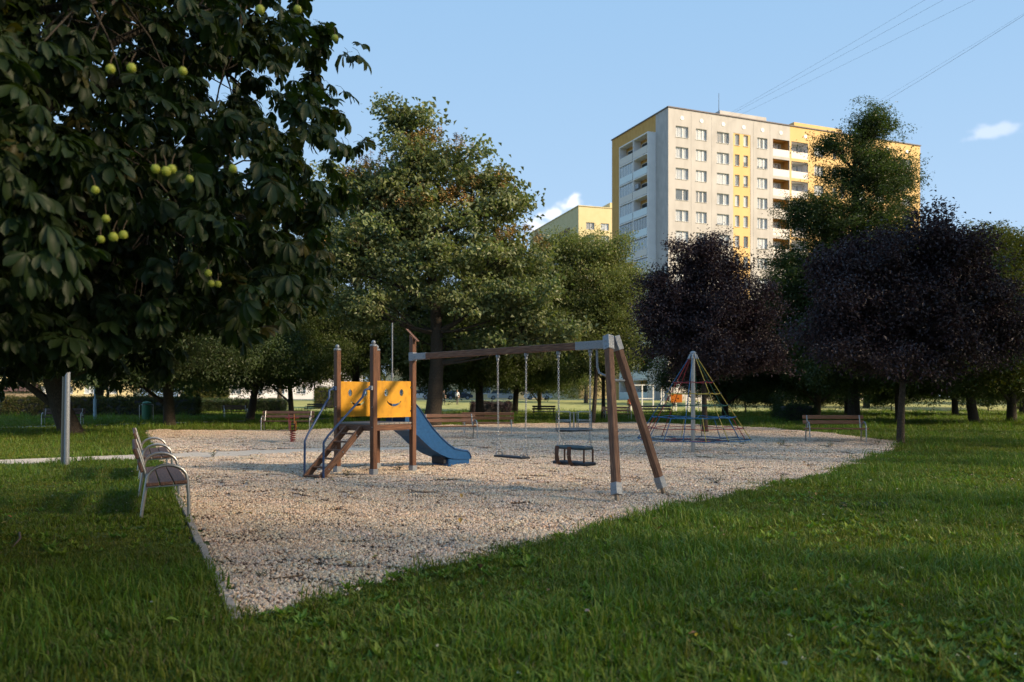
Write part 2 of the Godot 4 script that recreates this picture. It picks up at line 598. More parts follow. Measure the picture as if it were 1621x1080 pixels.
func in_bed(q: Vector2) -> bool:
	return Geometry2D.is_point_in_polygon(q, gravel_poly)


func on_path(q: Vector2) -> bool:
	return Geometry2D.is_point_in_polygon(q, path_poly) or Geometry2D.is_point_in_polygon(q, far_path_poly)


func _grass() -> void:
	var r := random(40)
	# a tuft: blades that taper and bend
	var meshes := []
	for kind in 3:
		var mb := MB.new()
		for i in (26 if kind < 2 else 14):
			var o := Vector3(r.randfn(0, 0.05), -0.01, r.randfn(0, 0.05))
			var h := r.randf_range(0.035, 0.09)
			if kind == 1:
				h *= 0.75
			elif kind == 2:
				h = r.randf_range(0.09, 0.20)
			var w := r.randf_range(0.0024, 0.0055)
			var an := r.randf() * TAU
			var lean := r.randf_range(0.1, 0.9)
			var dv := Vector3(cos(an), 0, sin(an))
			var sd := Vector3(-sin(an), 0, cos(an)).rotated(Vector3.UP, r.randf_range(-0.7, 0.7)) * w
			var m := o + Vector3.UP * h * 0.6 + dv * h * 0.22 * lean
			var t := o + Vector3.UP * h * (1.0 - 0.25 * lean) + dv * h * 0.75 * lean
			var g := r.randf_range(0.75, 1.25)
			mb.col = Color(0.100 * g * r.randf_range(0.8, 1.35), 0.172 * g, 0.024 * g)
			if r.randf() < 0.05:
				mb.col = Color(0.16, 0.15, 0.06) * g
			mb.tri(o - sd, o + sd, m + sd * 0.8)
			mb.tri(o - sd, m + sd * 0.8, m - sd * 0.8)
			mb.tri(m - sd * 0.8, m + sd * 0.8, t)
		meshes.append(mb.mesh(M.grass_blade))
	var where := [[], [], []]
	var tints := [PackedColorArray(), PackedColorArray(), PackedColorArray()]
	# rings of distance: from, to, tufts per square metre, size
	for band in [[3.6, 8.0, 330.0, 1.0], [8.0, 13.0, 230.0, 1.05], [13.0, 20.0, 110.0, 1.2], [20.0, 32.0, 42.0, 1.5], [32.0, 56.0, 13.0, 2.0], [56.0, 84.0, 4.0, 2.6]]:
		var d0: float = band[0]
		var d1: float = band[1]
		var half := 0.66 * d1 + 1.2
		var count := int((d1 - d0) * half * 2.0 * band[2])
		for i in count:
			var q := Vector2(r.randf_range(-half, half), r.randf_range(d0, d1))
			if absf(q.x) > 0.66 * q.y + 1.2:
				continue
			var lush := patchy.get_noise_2d(q.x, q.y)
			# trodden, shaded soil under the chestnut and beside the benches
			var bare := clampf(1.25 - Vector2((q.x + 4.4) / 2.2, (q.y - 9.4) / 1.7).length(), 0.0, 1.0)
			if r.randf() < bare * 0.62:
				continue
			var size: float = band[3] * r.randf_range(0.75, 1.25) * (1.0 + lush * 0.35)
			if in_bed(q):
				# a few tufts stray over the ragged right edge
				var e := q + Vector2(0.2, -0.15)
				if q.y > 34.0 or r.randf() > 0.2 or in_bed(e) or absf(q.x - kerb_x(q.y)) < 0.5:
					continue
				size *= 0.8
			if on_path(q):
				continue
			if q.x > kerb_x(q.y) - 0.075 and q.x < kerb_x(q.y) + 0.45 and q.y > 5.75 and q.y < 36.0:
				continue
			var b := Basis(Vector3.UP, r.randf() * TAU) * Basis(Vector3.RIGHT, r.randf_range(-0.2, 0.2))
			var k := 0 if lush > -0.15 else 1
			if r.randf() < 0.05 + maxf(lush, 0.0) * 0.3 and bare <= 0.0:
				k = 2
			where[k].append(Transform3D(b.scaled(Vector3(size * 1.1, size, size * 1.1)), P(q.x, q.y, rise(q.y) * 0.0)))
			var dry := clampf(-lush * 1.2 + r.randfn(0, 0.2), 0.0, 0.6)
			var g := r.randf_range(0.85, 1.15) * (1.0 + lush * 0.25)
			tints[k].append(Color(g * (1.0 + dry * 0.7), g, g * (1.0 + dry * 0.3)))
	for k in 3:
		tag(copies(self, "grass", meshes[k], where[k], tints[k]), ["lush green lawn grass round the gravel", "shorter drier patches of lawn grass", "longer uncut grass blades standing out of the lawn"][k], "grass")
	# broad-leaved ground cover: dandelion, plantain and clover leaves among the grass
	var cover := MB.new()
	for i in 7:
		var an := TAU * i / 7.0 + r.randf_range(-0.3, 0.3)
		var L := r.randf_range(0.06, 0.11)
		var w := L * r.randf_range(0.16, 0.28)
		var dv := Vector3(cos(an), 0, sin(an))
		var sd := Vector3(-sin(an), 0, cos(an)) * w
		var y0 := Vector3.UP * 0.02
		var a := dv * L * 0.45 + Vector3.UP * r.randf_range(0.05, 0.09)
		var t := dv * L + Vector3.UP * r.randf_range(0.045, 0.115)
		var g := r.randf_range(0.8, 1.25)
		cover.col = Color(0.13 * g, 0.20 * g, 0.03 * g)
		cover.tri(y0, a - sd, a + Vector3.DOWN * 0.008)
		cover.tri(y0, a + Vector3.DOWN * 0.008, a + sd)
		cover.tri(a - sd, t, a + Vector3.DOWN * 0.008)
		cover.tri(a + Vector3.DOWN * 0.008, t, a + sd)
	var cw := []
	var ct := PackedColorArray()
	for i in 52000:
		var q := Vector2(r.randf_range(-12, 14), 3.6 + 18.0 * pow(r.randf(), 1.5))
		if absf(q.x) > 0.66 * q.y + 1.2 or in_bed(q) or on_path(q) or absf(q.x - kerb_x(q.y)) < 0.16:
			continue
		var lush := patchy.get_noise_2d(q.x * 2.2 + 50.0, q.y * 2.2)
		if lush < r.randf_range(-0.55, 0.5) or q.x < kerb_x(q.y) and r.randf() < 0.6:
			continue
		var s := r.randf_range(0.35, 0.8)
		cw.append(Transform3D(Basis(Vector3.UP, r.randf() * TAU).scaled(Vector3(s, s * r.randf_range(0.8, 1.4), s)), P(q.x, q.y, 0.0)))
		ct.append(grey(r, 0.75, 1.25, 0.25))
	tag(copies(self, "ground_cover", cover.mesh(M.grass_blade), cw, ct), "broad dandelion and plantain leaves among the grass", "plants")
	# clover heads, mostly white and pink, and a few yellow flowers
	var fl := MB.new()
	fl.col = Color(0.05, 0.10, 0.02)
	fl.tube([Vector3(0, 0, 0), Vector3(0.004, 0.07, 0.002)], 0.0012, 3, false)
	fl.col = Color(1, 1, 1)
	for i in 14:
		var dv := Vector3(r.randfn(0, 1), r.randf_range(-0.3, 1.2), r.randfn(0, 1)).normalized()
		var c := Vector3(0.004, 0.078, 0.002)
		var s := dv.cross(Vector3(0.3, 1, 0.2)).normalized() * 0.0035
		fl.tri(c, c + dv * 0.011 + s, c + dv * 0.011 - s)
	var fw := []
	var ft := PackedColorArray()
	for i in 420:
		var q := Vector2(r.randf_range(-12, 14), 4.2 + 16.0 * pow(r.randf(), 1.3))
		if absf(q.x) > 0.66 * q.y + 1.0 or in_bed(q) or on_path(q) or absf(q.x - kerb_x(q.y)) < 0.2 or q.x < kerb_x(q.y) and r.randf() < 0.7:
			continue
		var s := r.randf_range(0.9, 1.5)
		fw.append(Transform3D(Basis(Vector3.UP, r.randf() * TAU).scaled(Vector3(s, s, s)), P(q.x, q.y, 0.0)))
		ft.append(Color(0.55, 0.42, 0.03) if r.randf() < 0.13 else (Color(0.6, 0.42, 0.46) if r.randf() < 0.4 else Color(0.66, 0.64, 0.58)))
	tag(copies(self, "clover_flowers", fl.mesh(M.grass_blade), fw, ft), "tiny white, pink and yellow flower heads in the lawn", "flowers")


func _stone(mb: MB, r: RandomNumberGenerator, at: Vector3, size: float) -> void:
	# an octahedron with jittered corners, split once along its belt
	var up := at + Vector3(r.randfn(0, 0.1), r.randf_range(0.32, 0.55), r.randfn(0, 0.1)) * size
	var dn := at - Vector3.UP * size * 0.4
	var m := 6
	var belt := []
	var a0 := r.randf() * TAU
	var st := r.randf_range(0.65, 1.0)
	for k in m:
		var an := a0 + TAU * k / m
		var q := Vector3(cos(an), r.randf_range(-0.12, 0.22), sin(an) * st) * size * r.randf_range(0.42, 0.6)
		belt.append(at + q.rotated(Vector3.UP, a0))
	for k in m:
		mb.tri(up, belt[k], belt[(k + 1) % m])
		mb.tri(dn, belt[(k + 1) % m], belt[k])


func _gravel() -> void:
	var r := random(50)
	var tones := [Color(0.64, 0.51, 0.38), Color(0.66, 0.56, 0.44), Color(0.58, 0.42, 0.29), Color(0.50, 0.40, 0.31), Color(0.66, 0.47, 0.32), Color(0.70, 0.61, 0.50), Color(0.54, 0.46, 0.38), Color(0.24, 0.17, 0.13), Color(0.64, 0.53, 0.42)]
	var mb := MB.new()
	for i in 74:
		var p := Vector3(r.randf_range(-0.13, 0.13), r.randf_range(0.002, 0.02), r.randf_range(-0.13, 0.13))
		mb.col = tones[r.randi() % tones.size()] * r.randf_range(0.75, 1.15)
		_stone(mb, r, p, r.randf_range(0.018, 0.042))
	var mesh := mb.mesh(M.stone)
	# dark litter: bark crumbs and old leaves between the stones
	var lb := MB.new()
	for i in 12:
		var p := Vector3(r.randfn(0, 0.13), r.randf_range(0.018, 0.03), r.randfn(0, 0.10))
		lb.col = Color(0.07, 0.045, 0.032) * r.randf_range(0.5, 1.6)
		_stone(lb, r, p, r.randf_range(0.010, 0.036))
	var litter := lb.mesh(M.stone)
	var w := []
	var t := PackedColorArray()
	var lw := []
	var lt := PackedColorArray()
	var nz := FastNoiseLite.new()
	nz.seed = 9
	nz.frequency = 0.35
	nz.fractal_octaves = 3
	for band in [[5.2, 12.0, 60.0, 1.0], [12.0, 20.0, 34.0, 1.05], [20.0, 47.0, 18.0, 1.35]]:
		var x0 := -17.0
		var x1 := 13.5
		var count := int((band[1] - band[0]) * (x1 - x0) * band[2])
		for i in count:
			var q := Vector2(r.randf_range(x0, x1), r.randf_range(band[0], band[1]))
			if not in_bed(q) or q.x < kerb_x(q.y) + 0.07:
				continue
			if Geometry2D.is_point_in_polygon(q, path_poly):
				continue
			var dark := nz.get_noise_2d(q.x, q.y)
			var scuff := 0.0                          # hollows worn under the swings and at the slide's foot
			for hole in [[0.0, 14.05], [1.0, 12.9], [-0.75, 18.4], [-3.5, 14.9]]:
				scuff = maxf(scuff, smoothstep(0.95, 0.25, Vector2(q.x - hole[0], q.y - hole[1]).length()))
			if r.randf() < scuff * 0.75:
				continue
			var swell := maxf(0.0, nz.get_noise_2d(q.x * 2.0 + 30.0, q.y * 2.0)) * 0.05 * (1.0 - scuff)
			var s: float = band[3] * r.randf_range(0.9, 1.15)
			w.append(Transform3D(Basis(Vector3.UP, r.randf() * TAU).scaled(Vector3(s, s, s)), P(q.x, q.y, r.randf_range(-0.004, 0.006) + swell)))
			t.append(grey(r, 0.88, 1.10, 0.06))
			var near_kerb := smoothstep(3.2, 0.0, q.x - kerb_x(q.y)) * 0.24
			if r.randf() < 0.12 + near_kerb * smoothstep(-0.25, 0.35, dark) * 1.6 + (0.25 if q.y > 26.0 and q.x < -6.0 else 0.0):
				lw.append(Transform3D(Basis(Vector3.UP, r.randf() * TAU).scaled(Vector3(s, 1.0, s)), P(q.x, q.y, 0.0)))
				lt.append(grey(r, 0.7, 1.3, 0.1))
	tag(copies(self, "gravel", mesh, w, t), "pinkish beige gravel stones covering the playground", "gravel")
	# dry leaves blown over the gravel and the grass
	var dl := MB.new()
	for k in 4:
		var z0 := 0.055 * k / 4.0
		var z1 := 0.055 * (k + 1) / 4.0
		var w0 := 0.018 * sin(PI * k / 4.0)
		var w1 := 0.018 * sin(PI * (k + 1) / 4.0)
		for e in [-1.0, 1.0]:
			dl.face(Vector3(0, 0.004 * k, z0), Vector3(e * w0, 0.004 * k + w0 * 0.5, z0), Vector3(e * w1, 0.004 * (k + 1) + w1 * 0.5, z1), Vector3(0, 0.004 * (k + 1), z1), Vector3.UP)
	var dw := []
	var dt := PackedColorArray()
	for i in 420:
		var q := Vector2(r.randf_range(-9, 9), 5.0 + 22.0 * pow(r.randf(), 1.4))
		if not in_bed(q) and r.randf() < 0.55 or absf(q.x) > 0.66 * q.y + 1.0:
			continue
		var s := r.randf_range(0.6, 1.6)
		dw.append(Transform3D((Basis(Vector3.UP, r.randf() * TAU) * Basis(Vector3.RIGHT, r.randf_range(-0.5, 0.5))).scaled(Vector3(s, s, s)), P(q.x, q.y, 0.035 if in_bed(q) else 0.06)))
		dt.append([Color(0.22, 0.12, 0.04), Color(0.32, 0.20, 0.05), Color(0.14, 0.08, 0.04), Color(0.20, 0.19, 0.05)][r.randi() % 4])
	tag(copies(self, "fallen_leaves", dl.mesh(M.stone), dw, dt), "small dry brown and yellow leaves scattered on the ground", "leaves")
	tag(copies(self, "leaf_litter", litter, lw, lt), "dark bark crumbs and leaf bits lying on the gravel", "litter")


# ------------------------------------------------------------------ buildings
# A wall in the plane through o along u (unit) and up, facing nrm, with rectangular openings [u, v, w, h] and reveals of that depth.
func wall(mb: MB, o: Vector3, u: Vector3, nrm: Vector3, width: float, height: float, holes: Array, depth: float) -> void:
	var us := [0.0, width]
	var vs := [0.0, height]
	for h in holes:
		for x in [h[0], h[0] + h[2]]:
			if not us.has(x):
				us.append(x)
		for y in [h[1], h[1] + h[3]]:
			if not vs.has(y):
				vs.append(y)
	us.sort()
	vs.sort()
	for i in us.size() - 1:
		for j in vs.size() - 1:
			var cu: float = (us[i] + us[i + 1]) * 0.5
			var cv: float = (vs[j] + vs[j + 1]) * 0.5
			var open := false
			for h in holes:
				if cu > h[0] and cu < h[0] + h[2] and cv > h[1] and cv < h[1] + h[3]:
					open = true
					break
			if open:
				continue
			var a: Vector3 = o + u * us[i] + Vector3.UP * vs[j]
			var b: Vector3 = o + u * us[i + 1] + Vector3.UP * vs[j]
			var c: Vector3 = o + u * us[i + 1] + Vector3.UP * vs[j + 1]
			var e: Vector3 = o + u * us[i] + Vector3.UP * vs[j + 1]
			mb.face(a, b, c, e, nrm)
	for h in holes:
		var a: Vector3 = o + u * h[0] + Vector3.UP * h[1]
		var b: Vector3 = a + u * h[2]
		var c: Vector3 = b + Vector3.UP * h[3]
		var e: Vector3 = a + Vector3.UP * h[3]
		var k: Vector3 = -nrm * depth
		mb.face(a, b, b + k, a + k, Vector3.UP)
		mb.face(e, c, c + k, e + k, Vector3.DOWN)
		mb.face(a, e, e + k, a + k, u)
		mb.face(b, c, c + k, b + k, -u)


# A window of w x h in its own axes: x along the wall, y up, z outwards; origin at the lower left of the opening.
func window_kit(w: float, h: float, split: Array) -> Array:
	var f := MB.new()
	var t := 0.07
	for y in [t * 0.5, h - t * 0.5]:
		f.box(Transform3D(Basis(), Vector3(w * 0.5, y, 0)), Vector3(w - 0.01, t, 0.07), 0.008)
	for x in [t * 0.5 + 0.004, w - t * 0.5 - 0.004]:
		f.box(Transform3D(Basis(), Vector3(x, h * 0.5, 0)), Vector3(t, h - 2.0 * t - 0.004, 0.066), 0.008)
	for s in split:
		f.box(Transform3D(Basis(), Vector3(w * s, h * 0.5, 0)), Vector3(0.10, h - 2.0 * t - 0.004, 0.062), 0.008)
	var sill := MB.new()
	sill.box(Transform3D(Basis(), Vector3(w * 0.5, -0.02, 0.17)), Vector3(w + 0.06, 0.035, 0.26), 0.006)
	var g := MB.new()
	g.box(Transform3D(Basis(), Vector3(w * 0.5, h * 0.5, -0.005)), Vector3(w - 0.1, h - 0.1, 0.012))
	return [f.mesh(M.window_frame), g.mesh(M.glass), sill.mesh(M.window_frame), w, h, split]


func add_window(parent: Node, kit: Array, at: Vector3, u: Vector3, nrm: Vector3, r: RandomNumberGenerator) -> void:
	var b := Basis(u, Vector3.UP, nrm)
	var o := put(parent, "window", kit[0], Transform3D(b, at))
	put(o, "pane", kit[1])
	put(o, "sill", kit[2])
	var w: float = kit[3]
	var h: float = kit[4]
	var roll := r.randf()
	var c := MB.new()
	if roll < 0.42:                                # blind down
		var drop := 0.0 if r.randf() < 0.6 else r.randf_range(0.2, 0.8)
		c.box(Transform3D(Basis(), Vector3(w * 0.5, h * 0.5 + drop * 0.5, -0.05)), Vector3(w - 0.04, h - 0.04 - drop, 0.02))
		part(o, "blind", c, M.blind)
	elif roll < 0.95:                              # curtains, drawn to either side
		var q := 0.5 if r.randf() < 0.55 else r.randf_range(0.3, 0.46)
		var folds := 5
		var cloth: Material = M.curtain if r.randf() < 0.8 else M.drape
		for side in [0.0, 1.0]:
			c = MB.new()
			for k in folds:
				var x := (k + 0.5) * w * q / folds
				if side > 0.5:
					x = w - x
				c.box(Transform3D(Basis(Vector3.UP, 0.35 if k % 2 else -0.35), Vector3(x, h * 0.5, -0.07)), Vector3(w * q / folds * 1.16, h - 0.06, 0.008))
			part(o, "curtain", c, cloth)
	if r.randf() < 0.16 and kit[5].size() > 0:     # one sash tilted in
		var t := MB.new()
		var sw: float = w * (1.0 - kit[5][-1]) - 0.1
		for x in [0.03, sw - 0.03]:
			t.box(Transform3D(Basis(), Vector3(x, h * 0.45, 0)), Vector3(0.06, h * 0.88, 0.05))
		for y in [0.03, h * 0.88]:
			t.box(Transform3D(Basis(), Vector3(sw * 0.5, y, 0)), Vector3(sw, 0.06, 0.045))
		part(o, "sash", t, M.window_frame, Transform3D(Basis(Vector3.RIGHT, -0.2), Vector3(w * kit[5][-1] + 0.05, 0.07, -0.04)))


func _buildings() -> void:
	var r := random(60)
	var corner := P(20.75, 109.0, 0.8)
	var u := Vector3(0.927, 0, -0.376).normalized()            # along the sunlit front
	var nf := Vector3(0.376, 0, 0.927).normalized()            # out of the front
	var wv := Vector3(-0.376, 0, -0.927).normalized()          # along the shaded end
	var ne := Vector3(-0.927, 0, 0.376).normalized()           # out of the end
	var H := 39.1
	var rows := 13
	var pitch := 2.80
	var top := H - 3.75                                        # sill of the topmost windows
	var b := thing("apartment_block", "tall panel block with grey and yellow front and balconies at its end", "building", corner)
	var L := 45.2
	var depth := 15.3
	# the columns of the front: offset, width, [splits]
	var big := window_kit(2.0, 1.5, [0.62])
	var big2 := window_kit(1.75, 1.5, [0.34, 0.68])
	var slim := window_kit(0.78, 1.55, [])
	var cols := [[1.15, big], [4.35, big2], [7.75, big], [10.75, slim], [12.2, slim], [14.5, big2], [24.6, big2], [28.0, slim], [29.4, slim], [32.0, big], [36.2, big2], [41.6, big2]]
	var grey_holes := []
	var strip_holes := []
	var yellow_holes := []
	var split_a := 10.45
	var split_b := 13.35
	var split_c := 20.2
	for k in rows:
		var v := top - pitch * k
		for cc in cols:
			var kit: Array = cc[1]
			var x: float = cc[0]
			var hole := [x, v, kit[3], kit[4]]
			if x > split_c:
				yellow_holes.append([x - split_c, v, kit[3], kit[4]])
			elif x > split_a and x < split_b:
				strip_holes.append([x - split_a, v, kit[3], kit[4]])
			else:
				grey_holes.append(hole)
			add_window(b, kit, u * x + Vector3.UP * v - nf * 0.22, u, nf, r)
		# the loggia between grey and yellow: one opening on either side of the joint
		grey_holes.append([17.2, v - 0.75, 2.9, 2.4])
		yellow_holes.append([0.25, v - 0.75, 3.0, 2.4])
		for lx in [17.2, split_c + 0.25]:
			var lo := MB.new()
			var o3: Vector3 = u * lx + Vector3.UP * (v - 0.75)
			var wd := 2.9 if lx < 20.0 else 3.0
			lo.face(o3 - nf * 1.3, o3 + u * wd - nf * 1.3, o3 + u * wd + Vector3.UP * 2.4 - nf * 1.3, o3 + Vector3.UP * 2.4 - nf * 1.3, nf)
			for q in [[o3, u], [o3 + u * wd, -u]]:
				lo.face(q[0], q[0] - nf * 1.3, q[0] - nf * 1.3 + Vector3.UP * 2.4, q[0] + Vector3.UP * 2.4, q[1])
			lo.face(o3, o3 + u * wd, o3 + u * wd - nf * 1.3, o3 - nf * 1.3, Vector3.UP)
			lo.face(o3 + Vector3.UP * 2.4, o3 + u * wd + Vector3.UP * 2.4, o3 + u * wd - nf * 1.3 + Vector3.UP * 2.4, o3 - nf * 1.3 + Vector3.UP * 2.4, Vector3.DOWN)
			var lg := part(b, "loggia", lo, M.wall_ochre if lx < 20.0 else M.wall_white)
			var rl := MB.new()
			rl.box(Transform3D(Basis(u, Vector3.UP, nf), o3 + u * wd * 0.5 + Vector3.UP * 0.5 - nf * 0.02), Vector3(wd - 0.02, 1.0, 0.05), 0.01)
			part(lg, "railing", rl, M.rail_white)
			add_window(b, big2, o3 + u * 0.6 + Vector3.UP * 0.7 - nf * 1.25, u, nf, r)
	var g := MB.new()
	wall(g, Vector3.ZERO, u, nf, split_a, H, grey_holes.filter(func(h): return h[0] < split_a), 0.24)
	var g2 := grey_holes.filter(func(h): return h[0] >= split_b).map(func(h): return [h[0] - split_b, h[1], h[2], h[3]])
	wall(g, u * split_b, u, nf, split_c - split_b, H, g2, 0.24)
	part(b, "front_wall", g, M.wall_grey)
	var ys := MB.new()
	wall(ys, u * split_a - nf * 0.03, u, nf, split_b - split_a, H - 2.1, strip_holes, 0.21)
	part(b, "stair_strip", ys, M.wall_yellow)
	var gs := MB.new()
	gs.face(u * split_a + Vector3.UP * (H - 2.1), u * split_b + Vector3.UP * (H - 2.1), u * split_b + Vector3.UP * H, u * split_a + Vector3.UP * H, nf)
	part(b, "front_wall", gs, M.wall_grey)
	var yw := MB.new()
	wall(yw, u * split_c, u, nf, L - split_c, H, yellow_holes, 0.24)
	part(b, "front_wall", yw, M.wall_yellow)
	# joints between the prefabricated panels stand a little proud
	for x in [3.65, 6.95, 13.9, 16.75]:
		var j := MB.new()
		j.box(Transform3D(Basis(u, Vector3.UP, nf), u * x + Vector3.UP * H * 0.5), Vector3(0.10, H - 0.4, 0.03))
		part(b, "joint_strip", j, M.wall_grey)
	# round vents under the roof
	var vent := MB.new()
	vent.lathe(Vector3.ZERO, [[0.0, 0.05], [0.26, 0.05], [0.29, 0.0]], 14)
	var vm := vent.mesh(M.white_paint)
	for x in [2.15, 5.25, 8.8, 12.2, 15.4, 18.6, 23.0, 27.0, 31.0, 35.0, 38.6, 42.5]:
		put(b, "vent", vm, Transform3D(Basis(u, nf, u.cross(nf)), u * x + Vector3.UP * (H - 1.15)))
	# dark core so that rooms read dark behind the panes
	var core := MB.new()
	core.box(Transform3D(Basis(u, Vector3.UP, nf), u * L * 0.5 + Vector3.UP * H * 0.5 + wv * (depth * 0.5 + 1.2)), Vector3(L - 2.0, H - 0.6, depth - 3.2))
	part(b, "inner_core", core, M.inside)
	# the end: concrete beside the corner, balconies, then an ochre wall
	var ew := MB.new()
	wall(ew, Vector3.ZERO, wv, ne, 3.1, H, [], 0.2)
	part(b, "end_wall", ew, M.wall_concrete)
	var eo := MB.new()
	wall(eo, wv * 3.1, wv, ne, depth - 3.1, H, [], 0.2)
	part(b, "end_wall", eo, M.wall_ochre)
	var far := MB.new()
	wall(far, u * L, wv, u, depth, H, [], 0.2)
	wall(far, wv * depth, u, -nf, L, H, [], 0.2)
	part(b, "rear_wall", far, M.wall_grey)
	var roof := MB.new()
	roof.box(Transform3D(Basis(u, Vector3.UP, nf), u * L * 0.5 + wv * depth * 0.5 + Vector3.UP * (H + 0.09)), Vector3(L + 0.25, 0.16, depth + 0.25), 0.02)
	var rf := part(b, "roof", roof, M.roof_edge)
	for q in [[13.2, 8.0], [26.6, 9.0]]:
		var hut := MB.new()
		hut.box(Transform3D(Basis(u, Vector3.UP, nf), u * q[0] + wv * 3.6 + Vector3.UP * (H + 0.72)), Vector3(q[1], 1.1, 4.5), 0.03)
		part(rf, "roof_hut", hut, M.wall_grey if q[0] < 20.0 else M.wall_yellow)
	var an := MB.new()
	an.tube([u * 11.0 + wv * 4.0 + Vector3.UP * (H + 1.27), u * 11.0 + wv * 4.0 + Vector3.UP * (H + 4.8)], [0.05, 0.03], 5)
	part(rf, "antenna", an, M.black_paint)
	# balcony stacks
	var out := 1.25
	var c0 := 3.25
	var cw := 3.75
	var side := MB.new()
	side.box(Transform3D(Basis(wv, Vector3.UP, ne), wv * (c0 - 0.1) + ne * out * 0.5 + Vector3.UP * (H - 2.4) * 0.5), Vector3(0.18, H - 2.4, out), 0.01)
	part(b, "balcony_side_wall", side, M.wall_white)
	for kx in [c0 + cw, c0 + 2.0 * cw + 0.16]:
		var dv := MB.new()
		dv.box(Transform3D(Basis(wv, Vector3.UP, ne), wv * (kx + 0.03) + ne * out * 0.5 + Vector3.UP * (H - 2.4) * 0.5), Vector3(0.14, H - 2.4, out - 0.06), 0.01)
		part(b, "balcony_divider", dv, M.wall_white)
	var slab := MB.new()
	slab.box(Transform3D(Basis(wv, Vector3.UP, ne), Vector3.ZERO), Vector3(cw - 0.1, 0.16, out - 0.03), 0.01)
	var slab_mesh := slab.mesh(M.wall_white)
	var rail := MB.new()
	rail.box(Transform3D(Basis(wv, Vector3.UP, ne), Vector3.ZERO), Vector3(cw - 0.14, 0.98, 0.05), 0.01)
	var kit2 := window_kit(2.1, 1.45, [0.5])
	for col in 2:
		for k in rows + 1:
			var base: Vector3 = wv * (c0 + cw * (col + 0.5) + 0.1 * col + 0.04) + Vector3.UP * (H - 5.2 + 2.72 - pitch * k) + ne * out * 0.5
			var s := put(b, "balcony", slab_mesh, Transform3D(Basis(), base))
			if k == 0:
				continue
			var low := r.randf()
			put(s, "railing", rail.mesh(M.rail_glass if low < 0.65 else M.rail_white), Transform3D(Basis(), ne * (out * 0.5 - 0.04) + Vector3.UP * 0.62))
			var door := MB.new()
			door.box(Transform3D(Basis(wv, Vector3.UP, ne), ne * (-out * 0.5 + 0.03) + Vector3.UP * 1.2 + wv * 0.5), Vector3(2.1, 2.1, 0.05), 0.01)
			part(s, "door", door, M.window_frame)
			var dg := MB.new()
			dg.box(Transform3D(Basis(wv, Vector3.UP, ne), ne * (-out * 0.5 + 0.065) + Vector3.UP * 1.25 + wv * 0.5), Vector3(1.8, 1.8, 0.02))
			part(s, "door_glass", dg, M.car_glass)
			var glazed: bool = (col == 1 and k in [2, 3, 4, 5, 6, 8, 10]) or (col == 0 and k in [5, 6, 7, 9, 11])
			if glazed:
				var gl := MB.new()
				for i in 6:
					gl.box(Transform3D(Basis(wv, Vector3.UP, ne), ne * (out * 0.5 - 0.05) + Vector3.UP * 1.86 + wv * (-cw * 0.5 + 0.12 + i * (cw - 0.24) / 5.0)), Vector3(0.06, 1.5, 0.05))
				part(s, "glazing_bars", gl, M.window_frame)
				var gp := MB.new()
				gp.box(Transform3D(Basis(wv, Vector3.UP, ne), ne * (out * 0.5 - 0.055) + Vector3.UP * 1.86), Vector3(cw - 0.2, 1.45, 0.012))
				part(s, "pane", gp, M.glass)
				var gc := MB.new()
				for i in 9:
					gc.box(Transform3D(Basis(wv, Vector3.UP, ne) * Basis(Vector3.UP, 0.4 if i % 2 else -0.4), ne * (out * 0.5 - 0.2) + Vector3.UP * 1.86 + wv * (-cw * 0.4 + i * cw * 0.1)), Vector3(cw * 0.105, 1.4, 0.01))
				part(s, "curtain", gc, M.curtain if r.randf() < 0.6 else M.drape)
			elif k == 3 and col == 0:
				var ac := MB.new()
				ac.box(Transform3D(Basis(wv, Vector3.UP, ne), ne * (out * 0.5 - 0.35) + Vector3.UP * 1.75 + wv * 1.2), Vector3(0.85, 0.6, 0.35), 0.03)
				part(s, "air_conditioner", ac, M.galvanised)
	# plinth and entrance at the foot
	var pl := MB.new()
	pl.box(Transform3D(Basis(u, Vector3.UP, nf), u * L * 0.5 + nf * 0.4 + Vector3.UP * 0.4), Vector3(L + 0.6, 0.9, 0.8), 0.03)
	part(b, "plinth", pl, M.concrete)

	# the lower cream block behind
	var c2 := P(15.4, 190.0, 1.0)
	var u2 := Vector3(0.95, 0, -0.31).normalized()
	var n2 := Vector3(0.31, 0, 0.95).normalized()
	var w2 := Vector3(-0.31, 0, -0.95).normalized()
	var e2 := Vector3(-0.95, 0, 0.31).normalized()
	var H2 := 44.6
	var b2 := thing("apartment_block", "cream panel block half hidden behind the trees and the taller block", "building", c2)
	var kit3 := window_kit(2.1, 1.6, [0.6])
	var holes := []
	for k in 9:
		for x in [1.9, 5.6, 9.2, 12.8]:
			holes.append([x, H2 - 5.2 - 2.9 * k, 2.1, 1.6])
			add_window(b2, kit3, u2 * x + Vector3.UP * (H2 - 5.2 - 2.9 * k) - n2 * 0.24, u2, n2, r)
	var cwl := MB.new()
	wall(cwl, Vector3.ZERO, u2, n2, 30.0, H2, holes, 0.26)
	part(b2, "front_wall", cwl, M.wall_cream)
	var ce := MB.new()
	wall(ce, Vector3.ZERO, w2, e2, 34.0, H2, [], 0.2)
	part(b2, "end_wall", ce, M.wall_cream)
	for k in 9:
		var lb := MB.new()
		lb.box(Transform3D(Basis(w2, Vector3.UP, e2), w2 * 9.5 + e2 * 0.6 + Vector3.UP * (H2 - 5.9 - 2.9 * k)), Vector3(8.5, 1.1, 1.2), 0.03)
		var bal := part(b2, "balcony", lb, M.rail_white)
		var bk := MB.new()
		bk.box(Transform3D(Basis(w2, Vector3.UP, e2), w2 * 9.5 + e2 * 0.05 + Vector3.UP * (H2 - 4.6 - 2.9 * k)), Vector3(8.3, 1.4, 0.08))
		part(bal, "recess", bk, M.leather_brown)
	var cc2 := MB.new()
